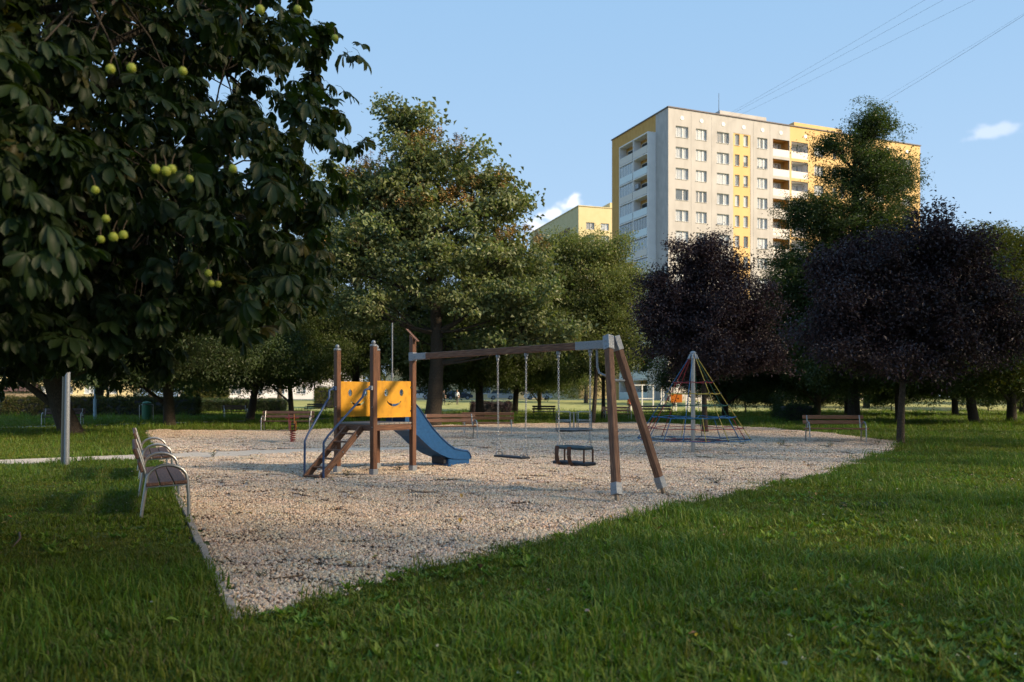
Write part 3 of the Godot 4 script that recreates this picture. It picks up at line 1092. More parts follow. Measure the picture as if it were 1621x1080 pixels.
	cc2.box(Transform3D(Basis(u2, Vector3.UP, n2), u2 * 15.0 + w2 * 17.4 + Vector3.UP * H2 * 0.5), Vector3(28.0, H2 - 0.5, 32.0))
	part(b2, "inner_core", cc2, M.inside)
	var r2 := MB.new()
	r2.box(Transform3D(Basis(u2, Vector3.UP, n2), u2 * 15.0 + w2 * 17.0 + Vector3.UP * (H2 + 0.1)), Vector3(30.3, 0.2, 34.3), 0.02)
	var rf2 := part(b2, "roof", r2, M.wall_cream)
	var h2 := MB.new()
	h2.box(Transform3D(Basis(u2, Vector3.UP, n2), u2 * 16.5 + w2 * 9.0 + Vector3.UP * (H2 + 1.5)), Vector3(12.0, 2.6, 7.0), 0.03)
	part(rf2, "roof_hut", h2, M.wall_cream)
	var a2 := MB.new()
	a2.tube([u2 * 14.5 + w2 * 9.0 + Vector3.UP * (H2 + 2.8), u2 * 14.5 + w2 * 9.0 + Vector3.UP * (H2 + 7.0)], [0.07, 0.04], 5)
	part(rf2, "antenna", a2, M.black_paint)

	# power lines from the roofs to the right
	var i := 0
	for q in [[Vector3(30.9, 41.4, -115.0), Vector3(41.0, 41.5, -79.5), "highest thin overhead wire leaving the block's roof hut"], [Vector3(31.2, 41.3, -115.0), Vector3(42.3, 41.3, -80.0), "second overhead wire from the roof hut, close under the highest"],
			[Vector3(32.0, 41.2, -116.0), Vector3(45.0, 41.2, -80.5), "third overhead wire, hanging lowest of those from the roof hut"], [Vector3(49.5, 41.5, -112.0), Vector3(52.4, 41.5, -81.5), "fainter overhead wire running out above the tall dark tree"], [Vector3(49.9, 41.0, -110.0), Vector3(51.7, 41.0, -83.0), "darkest overhead wire, lowest at the top right corner of the picture"]]:
		var a: Vector3 = q[0]
		var dir: Vector3 = q[1] - a
		var pts := []
		for k in 13:
			var t := k / 12.0 * 4.0
			pts.append(a + dir * t + Vector3.DOWN * 2.2 * (1.0 - pow(t / 2.0 - 1.0, 2.0)) * 0.6)
		var wr := MB.new()
		wr.tube(pts, [0.011, 0.011, 0.010, 0.009, 0.017][i], 4)
		one("overhead_wire", wr, M.black_paint, q[2], "wire", "overhead wires above the block")
		i += 1


# ------------------------------------------------------------------ trees
func cluster(s: int, count: int, radii: Vector3, length: float, width: float, droop := 0.3) -> MB:
	var r := random(s)
	var mb := MB.new()
	for i in count:
		var o := Vector3(r.randfn(0, 0.5) * radii.x, r.randfn(0, 0.5) * radii.y, r.randfn(0, 0.5) * radii.z)
		var an := r.randf() * TAU
		var dv := Vector3(cos(an), r.randf_range(-0.9, 0.45) - droop, sin(an)).normalized()
		var sd := dv.cross(Vector3(r.randfn(0, 0.45), 1, r.randfn(0, 0.45))).normalized()
		var up := sd.cross(dv)
		var k := r.randf_range(0.7, 1.25)
		var L := length * k
		var W := width * k
		var m := o + dv * L * 0.45
		var tip := o + dv * L - up * L * 0.12
		var g := r.randf_range(0.7, 1.3)
		mb.col = Color(g * r.randf_range(0.88, 1.2), g, g * r.randf_range(0.8, 1.1))
		var lift := up * W * 0.25
		mb.tri(o, m + sd * W * 0.5 + lift, tip)
		mb.tri(o, tip, m - sd * W * 0.5 + lift)
	return mb


func grow(t: Node3D, s: int, height: float, r0: float, lobes: Array, mesh: Mesh, per: int, sig: float, bark: Material, lean := Vector3.ZERO, size := Vector2(0.75, 1.3), warm := 0.0, shoots := 0) -> void:
	var r := random(s)
	var tr := MB.new()
	var pts := []
	var rad := []
	var bend := Vector3(r.randfn(0, 0.3), 0, r.randfn(0, 0.3)) * r0 * 3.0
	for i in 9:
		var k := i / 8.0
		pts.append(Vector3(0, -0.12, 0) + Vector3.UP * height * k + lean * k * k + bend * sin(k * PI * 1.3))
		rad.append(r0 * (1.0 - 0.8 * k) * (1.22 if i == 0 else 1.0))
	pts.insert(1, pts[0].lerp(pts[1], 0.3))
	rad.insert(1, r0 * 1.03)
	tr.tube(pts, rad, 10)
	part(t, "trunk", tr, bark)
	pts.remove_at(1)
	var br := MB.new()
	var where := []
	var tints := PackedColorArray()
	var nz := FastNoiseLite.new()
	nz.seed = s
	nz.frequency = 1.1
	lobes = lobes.duplicate()
	var whole := lobes.size()
	for i in shoots:                                # ragged sprays that break the outline
		var l: Array = lobes[r.randi() % whole]
		var dv := Vector3(r.randfn(0, 1), r.randf_range(-0.3, 1.3), r.randfn(0, 1)).normalized()
		var z := r.randf_range(0.16, 0.3)
		lobes.append([l[0] + dv.x * l[3] * 1.05, l[1] + dv.y * l[4] * 1.1, l[2] + dv.z * l[5] * 1.05, l[3] * z, l[4] * z * 1.5, l[5] * z, maxi(2, int(l[6] * 0.07))])
	for lobe in lobes:
		var c := Vector3(lobe[0], lobe[1], lobe[2])
		var e := Vector3(lobe[3], lobe[4], lobe[5])
		var from_k := clampf((c.y - e.y * 0.9) / height, 0.22, 0.9)
		var a: Vector3 = pts[int(from_k * 8.0)]
		var mid := a.lerp(c, 0.5) + Vector3.UP * (c.y - a.y) * 0.06 - Vector3.UP * 0.15 * Vector2(c.x - a.x, c.z - a.z).length()
		var limb := []
		for i in 7:
			var k := i / 6.0
			limb.append(a * (1 - k) * (1 - k) + mid * 2.0 * k * (1 - k) + c * k * k)
		var lr := r0 * 0.42
		if e.x < 0.7 or e.y < 0.7:
			lr *= 0.35
		br.tube(limb, [lr, lr * 0.85, lr * 0.7, lr * 0.55, lr * 0.4, lr * 0.3, lr * 0.2], 6)
		for i in int(lobe[6]):
			var dv := Vector3(r.randfn(0, 1), r.randfn(0, 1), r.randfn(0, 1)).normalized()
			var q := pow(r.randf(), 0.42) * (1.0 + nz.get_noise_3dv(dv * 1.6 + c) * 0.55)
			var p := c + dv * e * q
			if p.y < 0.9:
				continue
			var start: Vector3 = limb[r.randi_range(2, 6)]
			if i % 2 == 0:
				var m2 := start.lerp(p, 0.55) + Vector3(r.randfn(0, 0.12), r.randf_range(-0.05, 0.2), r.randfn(0, 0.12)) * start.distance_to(p)
				br.tube([start, m2, p], [lr * 0.2 + 0.008, 0.014 + lr * 0.07, 0.006], 4, false)
			var tone := r.randf_range(0.85, 1.15)
			for k in per:
				var o := p + Vector3(r.randfn(0, sig), r.randfn(0, sig * 0.55), r.randfn(0, sig))
				var b := Basis(Vector3.UP, r.randf() * TAU) * Basis(Vector3.RIGHT, r.randfn(0, 0.35))
				var z := r.randf_range(size.x, size.y)
				where.append(Transform3D(b.scaled(Vector3(z, z, z)), o))
				var g := tone * r.randf_range(0.85, 1.15)
				tints.append(Color(g * (1.0 + warm * r.randf()), g, g))
	part(t, "branches", br, bark)
	copies(t, "crown", mesh, where, tints)


func _trees() -> void:
	var fine_dark := cluster(1, 34, Vector3(0.42, 0.26, 0.42), 0.13, 0.075).mesh(M.leaf_dark)
	var broad := cluster(2, 24, Vector3(0.5, 0.3, 0.5), 0.22, 0.16, 0.55).mesh(M.leaf_catalpa)
	var pale := cluster(3, 34, Vector3(0.36, 0.28, 0.36), 0.10, 0.07).mesh(M.leaf_pale)
	var olive := cluster(4, 34, Vector3(0.42, 0.28, 0.42), 0.13, 0.07).mesh(M.leaf_olive)
	var plum := cluster(5, 30, Vector3(0.32, 0.24, 0.32), 0.11, 0.062).mesh(M.leaf_purple)
	var elm := cluster(6, 36, Vector3(0.5, 0.20, 0.5), 0.12, 0.065, 0.1).mesh(M.leaf_dark)
	var mid := cluster(7, 34, Vector3(0.42, 0.28, 0.42), 0.14, 0.08).mesh(M.leaf_mid)
	var t: Node3D
	# the broad-leaved tree in the middle, with tan seed clusters
	t = thing("catalpa_tree", "large broad-leaved tree with tan seed clusters behind the slide tower", "tree", P(-4.1, 42.0))
	grow(t, 101, 13.0, 0.44, [[-0.4, 10.4, 0, 3.6, 1.7, 3.2, 40], [-2.8, 11.9, 0.4, 2.0, 1.7, 2.0, 24], [0.2, 13.3, 0.3, 2.3, 1.6, 2.1, 28], [-1.3, 15.0, 0, 0.8, 1.3, 0.8, 9], [2.7, 11.6, 0, 1.7, 1.5, 1.8, 22], [4.3, 8.6, 0.2, 1.9, 1.4, 2.2, 22], [2.8, 6.3, 1.0, 2.8, 1.0, 2.2, 24], [5.3, 5.2, 0.4, 2.1, 1.6, 2.0, 24], [-4.2, 8.7, 0.4, 1.7, 1.5, 2.0, 20], [-3.4, 6.0, 0.8, 2.0, 0.9, 2.0, 14], [0.2, 8.3, 1.8, 2.6, 0.9, 1.4, 18], [1.4, 4.6, -1.0, 3.2, 0.9, 2.0, 16]], broad, 7, 0.5, M.bark, Vector3(-0.6, 0, 0), Vector2(0.7, 1.25), 0.15, 26)
	# its tan panicles, in the upper crown
	var pr := random(102)
	var pan := MB.new()
	for i in 26:
		var o := Vector3(pr.randfn(0, 0.09), pr.randf_range(0.0, 0.4), pr.randfn(0, 0.09))
		var dv := Vector3(pr.randfn(0, 1), pr.randf_range(0, 1), pr.randfn(0, 1)).normalized() * 0.10
		var sd := dv.cross(Vector3(0.2, 1, 0.5)).normalized() * 0.034
		pan.tri(o - sd, o + sd, o + dv)
	var pw := []
	var pt := PackedColorArray()
	for lobe in [[-0.4, 10.4, 0, 3.6, 1.8, 3.3, 110], [-2.8, 11.9, 0.4, 2.0, 1.7, 2.0, 70], [0.2, 13.3, 0.3, 2.3, 1.6, 2.1, 70], [2.7, 11.6, 0, 1.7, 1.5, 1.8, 40], [4.3, 8.6, 0.2, 1.9, 1.4, 2.2, 60], [-4.2, 8.7, 0.4, 1.7, 1.5, 2.0, 30]]:
		for i in lobe[6]:
			var dv := Vector3(pr.randfn(0, 1), absf(pr.randfn(0, 0.7)), pr.randf_range(-0.3, 1.2)).normalized()
			pw.append(Transform3D(Basis(Vector3.UP, pr.randf() * TAU), Vector3(lobe[0], lobe[1], lobe[2]) + dv * Vector3(lobe[3], lobe[4], lobe[5]) * pr.randf_range(0.7, 0.98)))
			pt.append(grey(pr, 0.6, 1.15, 0.1))
	copies(t, "seed_clusters", pan.mesh(M.seed_tan), pw, pt)
	# purple plums
	t = thing("plum_tree", "dark purple plum tree standing behind the rope pyramid", "tree", P(8.0, 34.0), 0.0, "purple plum trees")
	grow(t, 111, 6.0, 0.13, [[-0.2, 4.4, 0, 1.9, 1.6, 1.8, 60], [-1.3, 5.6, 0, 0.9, 1.4, 0.9, 20], [-0.5, 6.4, 0.1, 0.8, 1.5, 0.8, 20], [0.7, 6.0, 0.2, 0.9, 1.5, 0.9, 22], [1.7, 5.0, 0, 0.9, 1.2, 0.9, 16], [-2.0, 4.2, 0.4, 0.9, 1.1, 1.1, 18], [1.9, 3.8, 0.2, 1.2, 1.0, 1.2, 22], [-0.1, 7.3, 0, 0.4, 0.8, 0.4, 6], [-2.2, 6.2, 0, 0.35, 0.7, 0.35, 4], [0.1, 2.9, 0.6, 1.8, 0.7, 1.3, 22], [2.6, 3.2, 0.3, 0.8, 0.6, 0.8, 8]], plum, 11, 0.32, M.bark, Vector3.ZERO, Vector2(0.7, 1.3), 0.0, 34)
	t = thing("plum_tree", "dark purple plum tree with slim grey trunk beside the right bench", "tree", P(12.35, 26.1), 0.0, "purple plum trees")
	grow(t, 112, 5.4, 0.125, [[0.2, 4.0, 0, 2.2, 1.5, 2.0, 70], [-1.6, 4.2, 0.3, 1.2, 1.3, 1.3, 28], [-0.5, 5.6, 0, 1.2, 1.1, 1.2, 24], [-1.9, 5.3, 0, 0.5, 0.9, 0.5, 8], [1.5, 5.0, 0.2, 1.2, 1.3, 1.3, 28], [0.7, 6.2, 0, 0.7, 1.1, 0.8, 14], [2.6, 4.3, 0, 1.0, 1.2, 1.1, 20], [2.3, 3.1, 0, 1.4, 0.8, 1.2, 20], [-2.3, 3.2, 0.2, 1.0, 0.7, 1.0, 12], [-0.6, 2.8, 0.5, 1.9, 0.6, 1.5, 22], [1.9, 6.0, 0, 0.4, 0.8, 0.4, 5]], plum, 11, 0.32, M.bark, Vector3(0.5, 0, 0), Vector2(0.7, 1.3), 0.0, 38)
	# the tall dark tree before the block
	t = thing("elm_tree", "tall dark green tree with feathery top in front of the block", "tree", P(20.0, 48.0))
	grow(t, 121, 17.0, 0.34, [[-0.2, 5.4, 0, 4.7, 2.4, 3.6, 110], [0.3, 8.6, 0, 4.2, 2.4, 3.2, 120], [0.2, 11.8, 0, 3.2, 2.2, 2.5, 90], [0.6, 14.8, 0, 1.9, 1.8, 1.5, 44], [0.9, 17.0, 0, 0.8, 1.4, 0.8, 12], [-1.3, 16.0, 0, 0.4, 0.7, 0.4, 4], [2.6, 13.9, 0, 0.6, 1.1, 0.6, 8], [-3.3, 7.4, 0.5, 1.6, 1.2, 1.6, 18], [3.4, 10.0, 0, 1.4, 1.2, 1.4, 16], [-3.4, 9.0, 0, 1.6, 1.5, 1.6, 26], [-2.3, 11.9, 0, 1.4, 1.3, 1.4, 20], [-4.0, 6.6, 0.3, 1.5, 1.3, 1.5, 22]], elm, 11, 0.5, M.bark, Vector3.ZERO, Vector2(0.7, 1.25), 0.0, 60)
	# pale tree between the catalpa and the plum
	t = thing("lime_tree", "pale sunlit green tree in front of the cream block", "tree", P(4.5, 46.0))
	grow(t, 131, 8.5, 0.14, [[0, 7.4, 0, 2.1, 2.6, 2.0, 60], [-1.3, 6.2, 0.2, 1.4, 1.9, 1.5, 30], [1.4, 6.0, 0.2, 1.4, 2.2, 1.5, 34], [0.4, 9.7, 0, 1.2, 1.2, 1.1, 22], [0.6, 4.2, 0.6, 2.2, 1.1, 1.6, 26], [2.0, 8.3, 0, 0.9, 1.2, 0.9, 14], [-1.9, 8.0, 0, 1.0, 1.5, 1.0, 20], [-1.6, 9.6, 0, 0.6, 0.9, 0.6, 8]], pale, 10, 0.42, M.bark, Vector3.ZERO, Vector2(0.75, 1.3), 0.0, 22)
	t = thing("lime_tree", "dark leafy young tree with thin trunk right of the merry-go-round", "tree", P(5.9, 53.0))
	grow(t, 132, 7.0, 0.15, [[0, 5.6, 0, 2.4, 2.2, 2.2, 60], [1.2, 4.2, 0.4, 1.7, 1.2, 1.6, 26], [-1.0, 4.0, 0.4, 1.5, 1.1, 1.4, 22], [0.8, 7.6, 0, 1.6, 1.5, 1.5, 26]], mid, 10, 0.45, M.bark)
	# dark trees on the left, their crowns closing over the lawn
	var left := [["big dark-trunked tree behind the twin metal posts", -17.1, 32.0, 0.42, 141, 9.0, 5.6, fine_dark], ["dark tree with straight trunk standing left of the gravel's far edge", -17.3, 41.5, 0.29, 142, 9.0, 4.9, fine_dark], ["dark tree between the far bench and the spring rocker", -16.0, 50.0, 0.24, 143, 9.5, 4.8, mid],
			["slimmer dark tree behind the bench with the spring rocker before it", -16.9, 63.0, 0.22, 144, 9.0, 4.6, fine_dark], ["thick leaning dark tree behind the pale blue lamp post", -35.0, 69.0, 0.45, 145, 10.0, 6.0, fine_dark], ["dense dark tree rising left of the slide tower", -10.4, 55.0, 0.30, 146, 12.5, 5.4, fine_dark],
			["stout dark tree behind the two central benches, left of the swings", -2.1, 54.0, 0.31, 147, 10.0, 4.6, mid], ["straight dark tree seen between the chains of the flat swing", 0.2, 68.0, 0.27, 148, 10.0, 4.6, mid], ["thin dark tree just right of the flat swing's chains", 2.6, 78.0, 0.2, 149, 8.5, 3.6, mid],
			["grey-trunked tree on the lawn behind the far left path", -26.5, 68.0, 0.2, 150, 9.0, 4.2, mid]]
	for q in left:
		t = thing("park_tree", q[0], "tree", P(q[1], q[2]), 0.0, "dark park trees behind the playground")
		var w: float = q[6]
		var h: float = q[5]
		grow(t, q[4], h, q[3], [[0, h * 0.78, 0, w, h * 0.30, w * 0.9, 75], [w * 0.6, h * 0.44, w * 0.2, w * 0.65, h * 0.2, w * 0.6, 50], [-w * 0.6, h * 0.43, w * 0.2, w * 0.65, h * 0.2, w * 0.6, 50], [0, h * 0.45, w * 0.55, w * 0.6, h * 0.17, w * 0.5, 40], [w * 0.1, h * 1.05, 0, w * 0.55, h * 0.2, w * 0.5, 30]], q[7], 18, 0.6, M.pale_bark if q[4] == 150 else M.bark, Vector3(2.2 if q[4] == 145 else 0.0, 0, 0), Vector2(0.75, 1.3), 0.1, 14)
	# right side
	var rights := [["dark tree with straight trunk behind the clipped bush", 21.5, 58.0, 0.27, 161, 8.5, 4.4, fine_dark], ["dark tree right behind the plum tree with the slim trunk", 20.6, 43.5, 0.24, 162, 8.0, 4.2, fine_dark], ["forked dark tree in front of the sunlit strip at the right", 24.8, 44.0, 0.27, 163, 8.2, 4.0, olive], ["olive green tree with spreading limbs at the right edge", 28.6, 47.0, 0.27, 164, 9.6, 4.6, olive], ["round dark tree filling the gap between elm and plum", 15.6, 60.0, 0.25, 165, 7.5, 4.0, fine_dark], ["low dark tree behind the forked tree on the right", 33.5, 62.0, 0.25, 166, 7.0, 4.6, fine_dark], ["low dark tree seen between the elm and the slim-trunked plum", 27.0, 66.0, 0.25, 167, 7.0, 4.6, fine_dark], ["dark tree behind the olive tree at the right edge", 41.0, 66.0, 0.25, 168, 8.0, 4.8, olive]]
	for q in rights:
		t = thing("park_tree", q[0], "tree", P(q[1], q[2]), 0.0, "dark park trees behind the playground")
		var w: float = q[6]
		var h: float = q[5]
		grow(t, q[4], h, q[3], [[0, h * 0.75, 0, w, h * 0.30, w * 0.9, 75], [w * 0.6, h * 0.43, w * 0.2, w * 0.65, h * 0.2, w * 0.6, 46], [-w * 0.6, h * 0.43, w * 0.2, w * 0.65, h * 0.2, w * 0.6, 46], [0, h * 0.44, w * 0.5, w * 0.6, h * 0.16, w * 0.5, 36], [-w * 0.1, h * 0.98, 0, w * 0.6, h * 0.2, w * 0.5, 30]], q[7], 18, 0.55, M.bark, Vector3(-0.8 if q[4] == 163 else 0.3, 0, 0), Vector2(0.75, 1.3), 0.1, 14)
	for q in [["dark bush behind the clipped bush and the first plum", 20.5, 72.0, 166], ["dark bush behind the slim-trunked plum", 28.0, 75.0, 176], ["dark bush in front of the far right trees", 36.5, 79.0, 177], ["dark bush nearest the picture's right edge", 47.0, 81.0, 178]]:
		t = thing("wild_bush", q[0], "bush", P(q[1], q[2]), 0.0, "dark bushes under the right-hand trees")
		grow(t, q[3], 2.6, 0.07, [[0, 1.9, 0, 2.4, 1.2, 1.6, 34], [1.8, 1.6, 0.3, 1.5, 1.0, 1.2, 18], [-1.7, 1.7, 0.2, 1.5, 1.1, 1.2, 18]], fine_dark, 11, 0.45, M.bark, Vector3.ZERO, Vector2(0.75, 1.3), 0.0, 8)
	# far row, standing in the sun
	var proto := thing("far_tree", "sunlit far tree behind the left hedge, at the picture's left edge", "tree", P(-66.0, 112.0, 0.9), 0.0, "far trees along the street")
	grow(proto, 171, 9.0, 0.3, [[0, 8.0, 0, 4.4, 3.2, 4.2, 80], [2.0, 5.5, 0, 2.4, 1.6, 2.4, 30], [-2.0, 5.6, 0.4, 2.4, 1.6, 2.4, 30], [0.3, 11.0, 0, 2.4, 1.8, 2.4, 26]], olive, 10, 0.7, M.bark, Vector3.ZERO, Vector2(1.1, 1.9))
	var spots := [[-52, 118, "sunlit far tree seen above the hedge, second from the left edge"], [-40, 108, "far tree showing between the leaning trunk and the green bin"], [-29.5, 104, "far tree behind the grey-trunked tree"], [-19.5, 112, "far tree behind the bench with the spring rocker"], [-9.5, 106, "far tree seen through the gap left of the slide"], [3.8, 112, "far tree whose lit trunk shows behind the swings"], [9.0, 100, "far tree with golden lit trunk right of the flat swing"],
		[30.0, 92, "golden lit far tree peeping out above the first plum"], [38.0, 88, "far tree behind the clipped bush"], [52.0, 84, "far tree behind the sunlit strip on the right"], [64.0, 96, "far tree at the picture's right edge"]]
	var k := 0
	for q in spots:
		var o: Node3D = proto.duplicate()
		o.name = numbered("far_tree")
		add_child(o)
		o.position = P(q[0], q[1], rise(q[1]))
		o.rotation.y = 1.3 * (k + 1)
		var z := 0.82 + 0.3 * fmod(k * 0.37, 1.0)
		o.scale = Vector3(z, z, z)
		o.set_meta("label", q[2])
		k += 1
	# a wooded ridge far behind everything
	var tl := []
	var tc := PackedColorArray()
	var rt := random(190)
	for i in 5200:
		var x := rt.randf_range(-190.0, 190.0)
		var top := 8.0 + 4.0 * sin(x * 0.11) + 2.5 * sin(x * 0.31 + 1.0)
		var z := rt.randf_range(2.6, 4.6)
		tl.append(Transform3D(Basis(Vector3.UP, rt.randf() * TAU).scaled(Vector3(z, z, z)), P(x, 186.0 + rt.randfn(0, 3.0), 1.0 + top * pow(rt.randf(), 0.7))))
		tc.append(grey(rt, 0.7, 1.2, 0.1))
	tag(copies(self, "treeline", olive, tl, tc), "far wooded strip closing the view behind the park", "trees")
	# unseen trees added beyond the right edge, kept thin to filter the low sun
	var belt := thing("added_shade_tree", "unseen tall tree added on the right to filter the sun", "tree", P(15.0, -18.0), 0.0, "unseen shade trees added on the right")
	grow(belt, 181, 16.0, 0.36, [[0, 11.0, 0, 6.4, 7.6, 6.4, 80]], mid, 1, 0.3, M.bark, Vector3.ZERO, Vector2(1.3, 2.2))  # sparse even crown, shaped to let part of the sun through
	k = 0
	for q in [[14.8, 1.0], [17.0, 7.5], [19.5, 14.5], [21.8, 21.5], [15.5, -5], [12.2, 4.0], [20.7, 18.0], [12.5, -3.5], [24.6, 24.0], [23.2, 16.0], [27.5, 22], [31.5, 30], [37, 38], [42, 45], [25, -14], [27, -6], [29.5, 2], [32.5, 10], [36, 18], [40, 26], [46, 35]]:
		var o: Node3D = belt.duplicate()
		o.name = numbered("added_shade_tree")
		add_child(o)
		o.position = P(q[0], q[1])
		o.rotation.y = 0.9 * (k + 1)
		if k > 7:
			o.scale = Vector3(1.15, 1.4, 1.15)
		elif k in [1, 2, 3, 5, 6]:
			o.scale = Vector3(0.95, 1.25, 0.95)
		k += 1


# ------------------------------------------------------------------ the horse chestnut in front
func chestnut_leaf(s: int) -> ArrayMesh:
	var r := random(s)
	var mb := MB.new()
	mb.col = Color(1.6, 1.5, 0.7)
	var hub := Vector3(0.10, -0.015, 0)
	mb.tube([Vector3.ZERO, Vector3(0.05, 0.008, 0), hub], 0.0022, 3, false)
	var lens := [0.55, 0.8, 1.0, 1.06, 1.0, 0.8, 0.55]
	var shape := [0.06, 0.34, 0.66, 0.95, 0.86, 0.0]
	var along := [0.0, 0.22, 0.45, 0.68, 0.85, 1.0]
	var sag := r.randf_range(0.35, 0.8)
	for i in 7:
		if i in [0, 6] and r.randf() < 0.25:
			continue
		var an := (i - 3) * r.randf_range(0.52, 0.62)
		var L: float = 0.165 * lens[i] * r.randf_range(0.88, 1.1)
		var W := L * r.randf_range(0.19, 0.23)
		var dv := Vector3(cos(an), 0, sin(an))
		var g := r.randf_range(0.8, 1.25)
		mb.col = Color(g * r.randf_range(0.9, 1.25), g, g * 0.9)
		var sg := sag * r.randf_range(0.8, 1.3)
		var roll := r.randfn(0, 0.35)
		var rows := []
		for k in 6:
			var a: float = along[k]
			var p := hub + dv * L * (a - 0.22 * sg * a * a) + Vector3.DOWN * L * sg * a * a
			var tang := (dv * (1.0 - 0.44 * sg * a) + Vector3.DOWN * 2.0 * sg * a).normalized()
			var sd := tang.cross(Vector3.UP).normalized().rotated(tang, roll)
			if sd.length() < 0.5:
				sd = Vector3(-sin(an), 0, cos(an))
			var up := sd.cross(tang)
			var w: float = W * shape[k]
			var wav := sin(k * 2.1 + i) * 0.12
			rows.append([p - sd * w + up * w * (0.32 + wav), p, p + sd * w + up * w * (0.32 - wav), up])
		var blade := mb.col
		for k in 4:                                  # the pale midrib, proud of the blade
			var ra: Vector3 = rows[k][1] + rows[k][3] * 0.0012
			var rb: Vector3 = rows[k + 1][1] + rows[k + 1][3] * 0.0012
			var rs: Vector3 = (rows[k][2] - rows[k][0]).normalized() * 0.0017
			mb.col = blade * 1.9
			mb.tri(ra - rs, ra + rs, rb + rs * 0.7)
			mb.tri(ra - rs, rb + rs * 0.7, rb - rs * 0.7)
		for k in 5:
			for side in [0, 2]:
				mb.col = blade * (1.1 if side == 0 else 0.92)
				if k == 4 and g > 1.12:
					mb.col = Color(2.6, 1.3, 0.7)        # browned tip
				var n0: Vector3 = rows[k][3]
				var n1: Vector3 = rows[k + 1][3]
				mb.tri3(rows[k][1], rows[k][side], rows[k + 1][side], n0, (n0 + (rows[k][side] - rows[k][1]).normalized() * -0.4).normalized(), (n1 + (rows[k][side] - rows[k][1]).normalized() * -0.4).normalized())
				mb.tri3(rows[k][1], rows[k + 1][side], rows[k + 1][1], n0, (n1 + (rows[k][side] - rows[k][1]).normalized() * -0.4).normalized(), n1)
	return mb.mesh(M.chestnut_leaf)


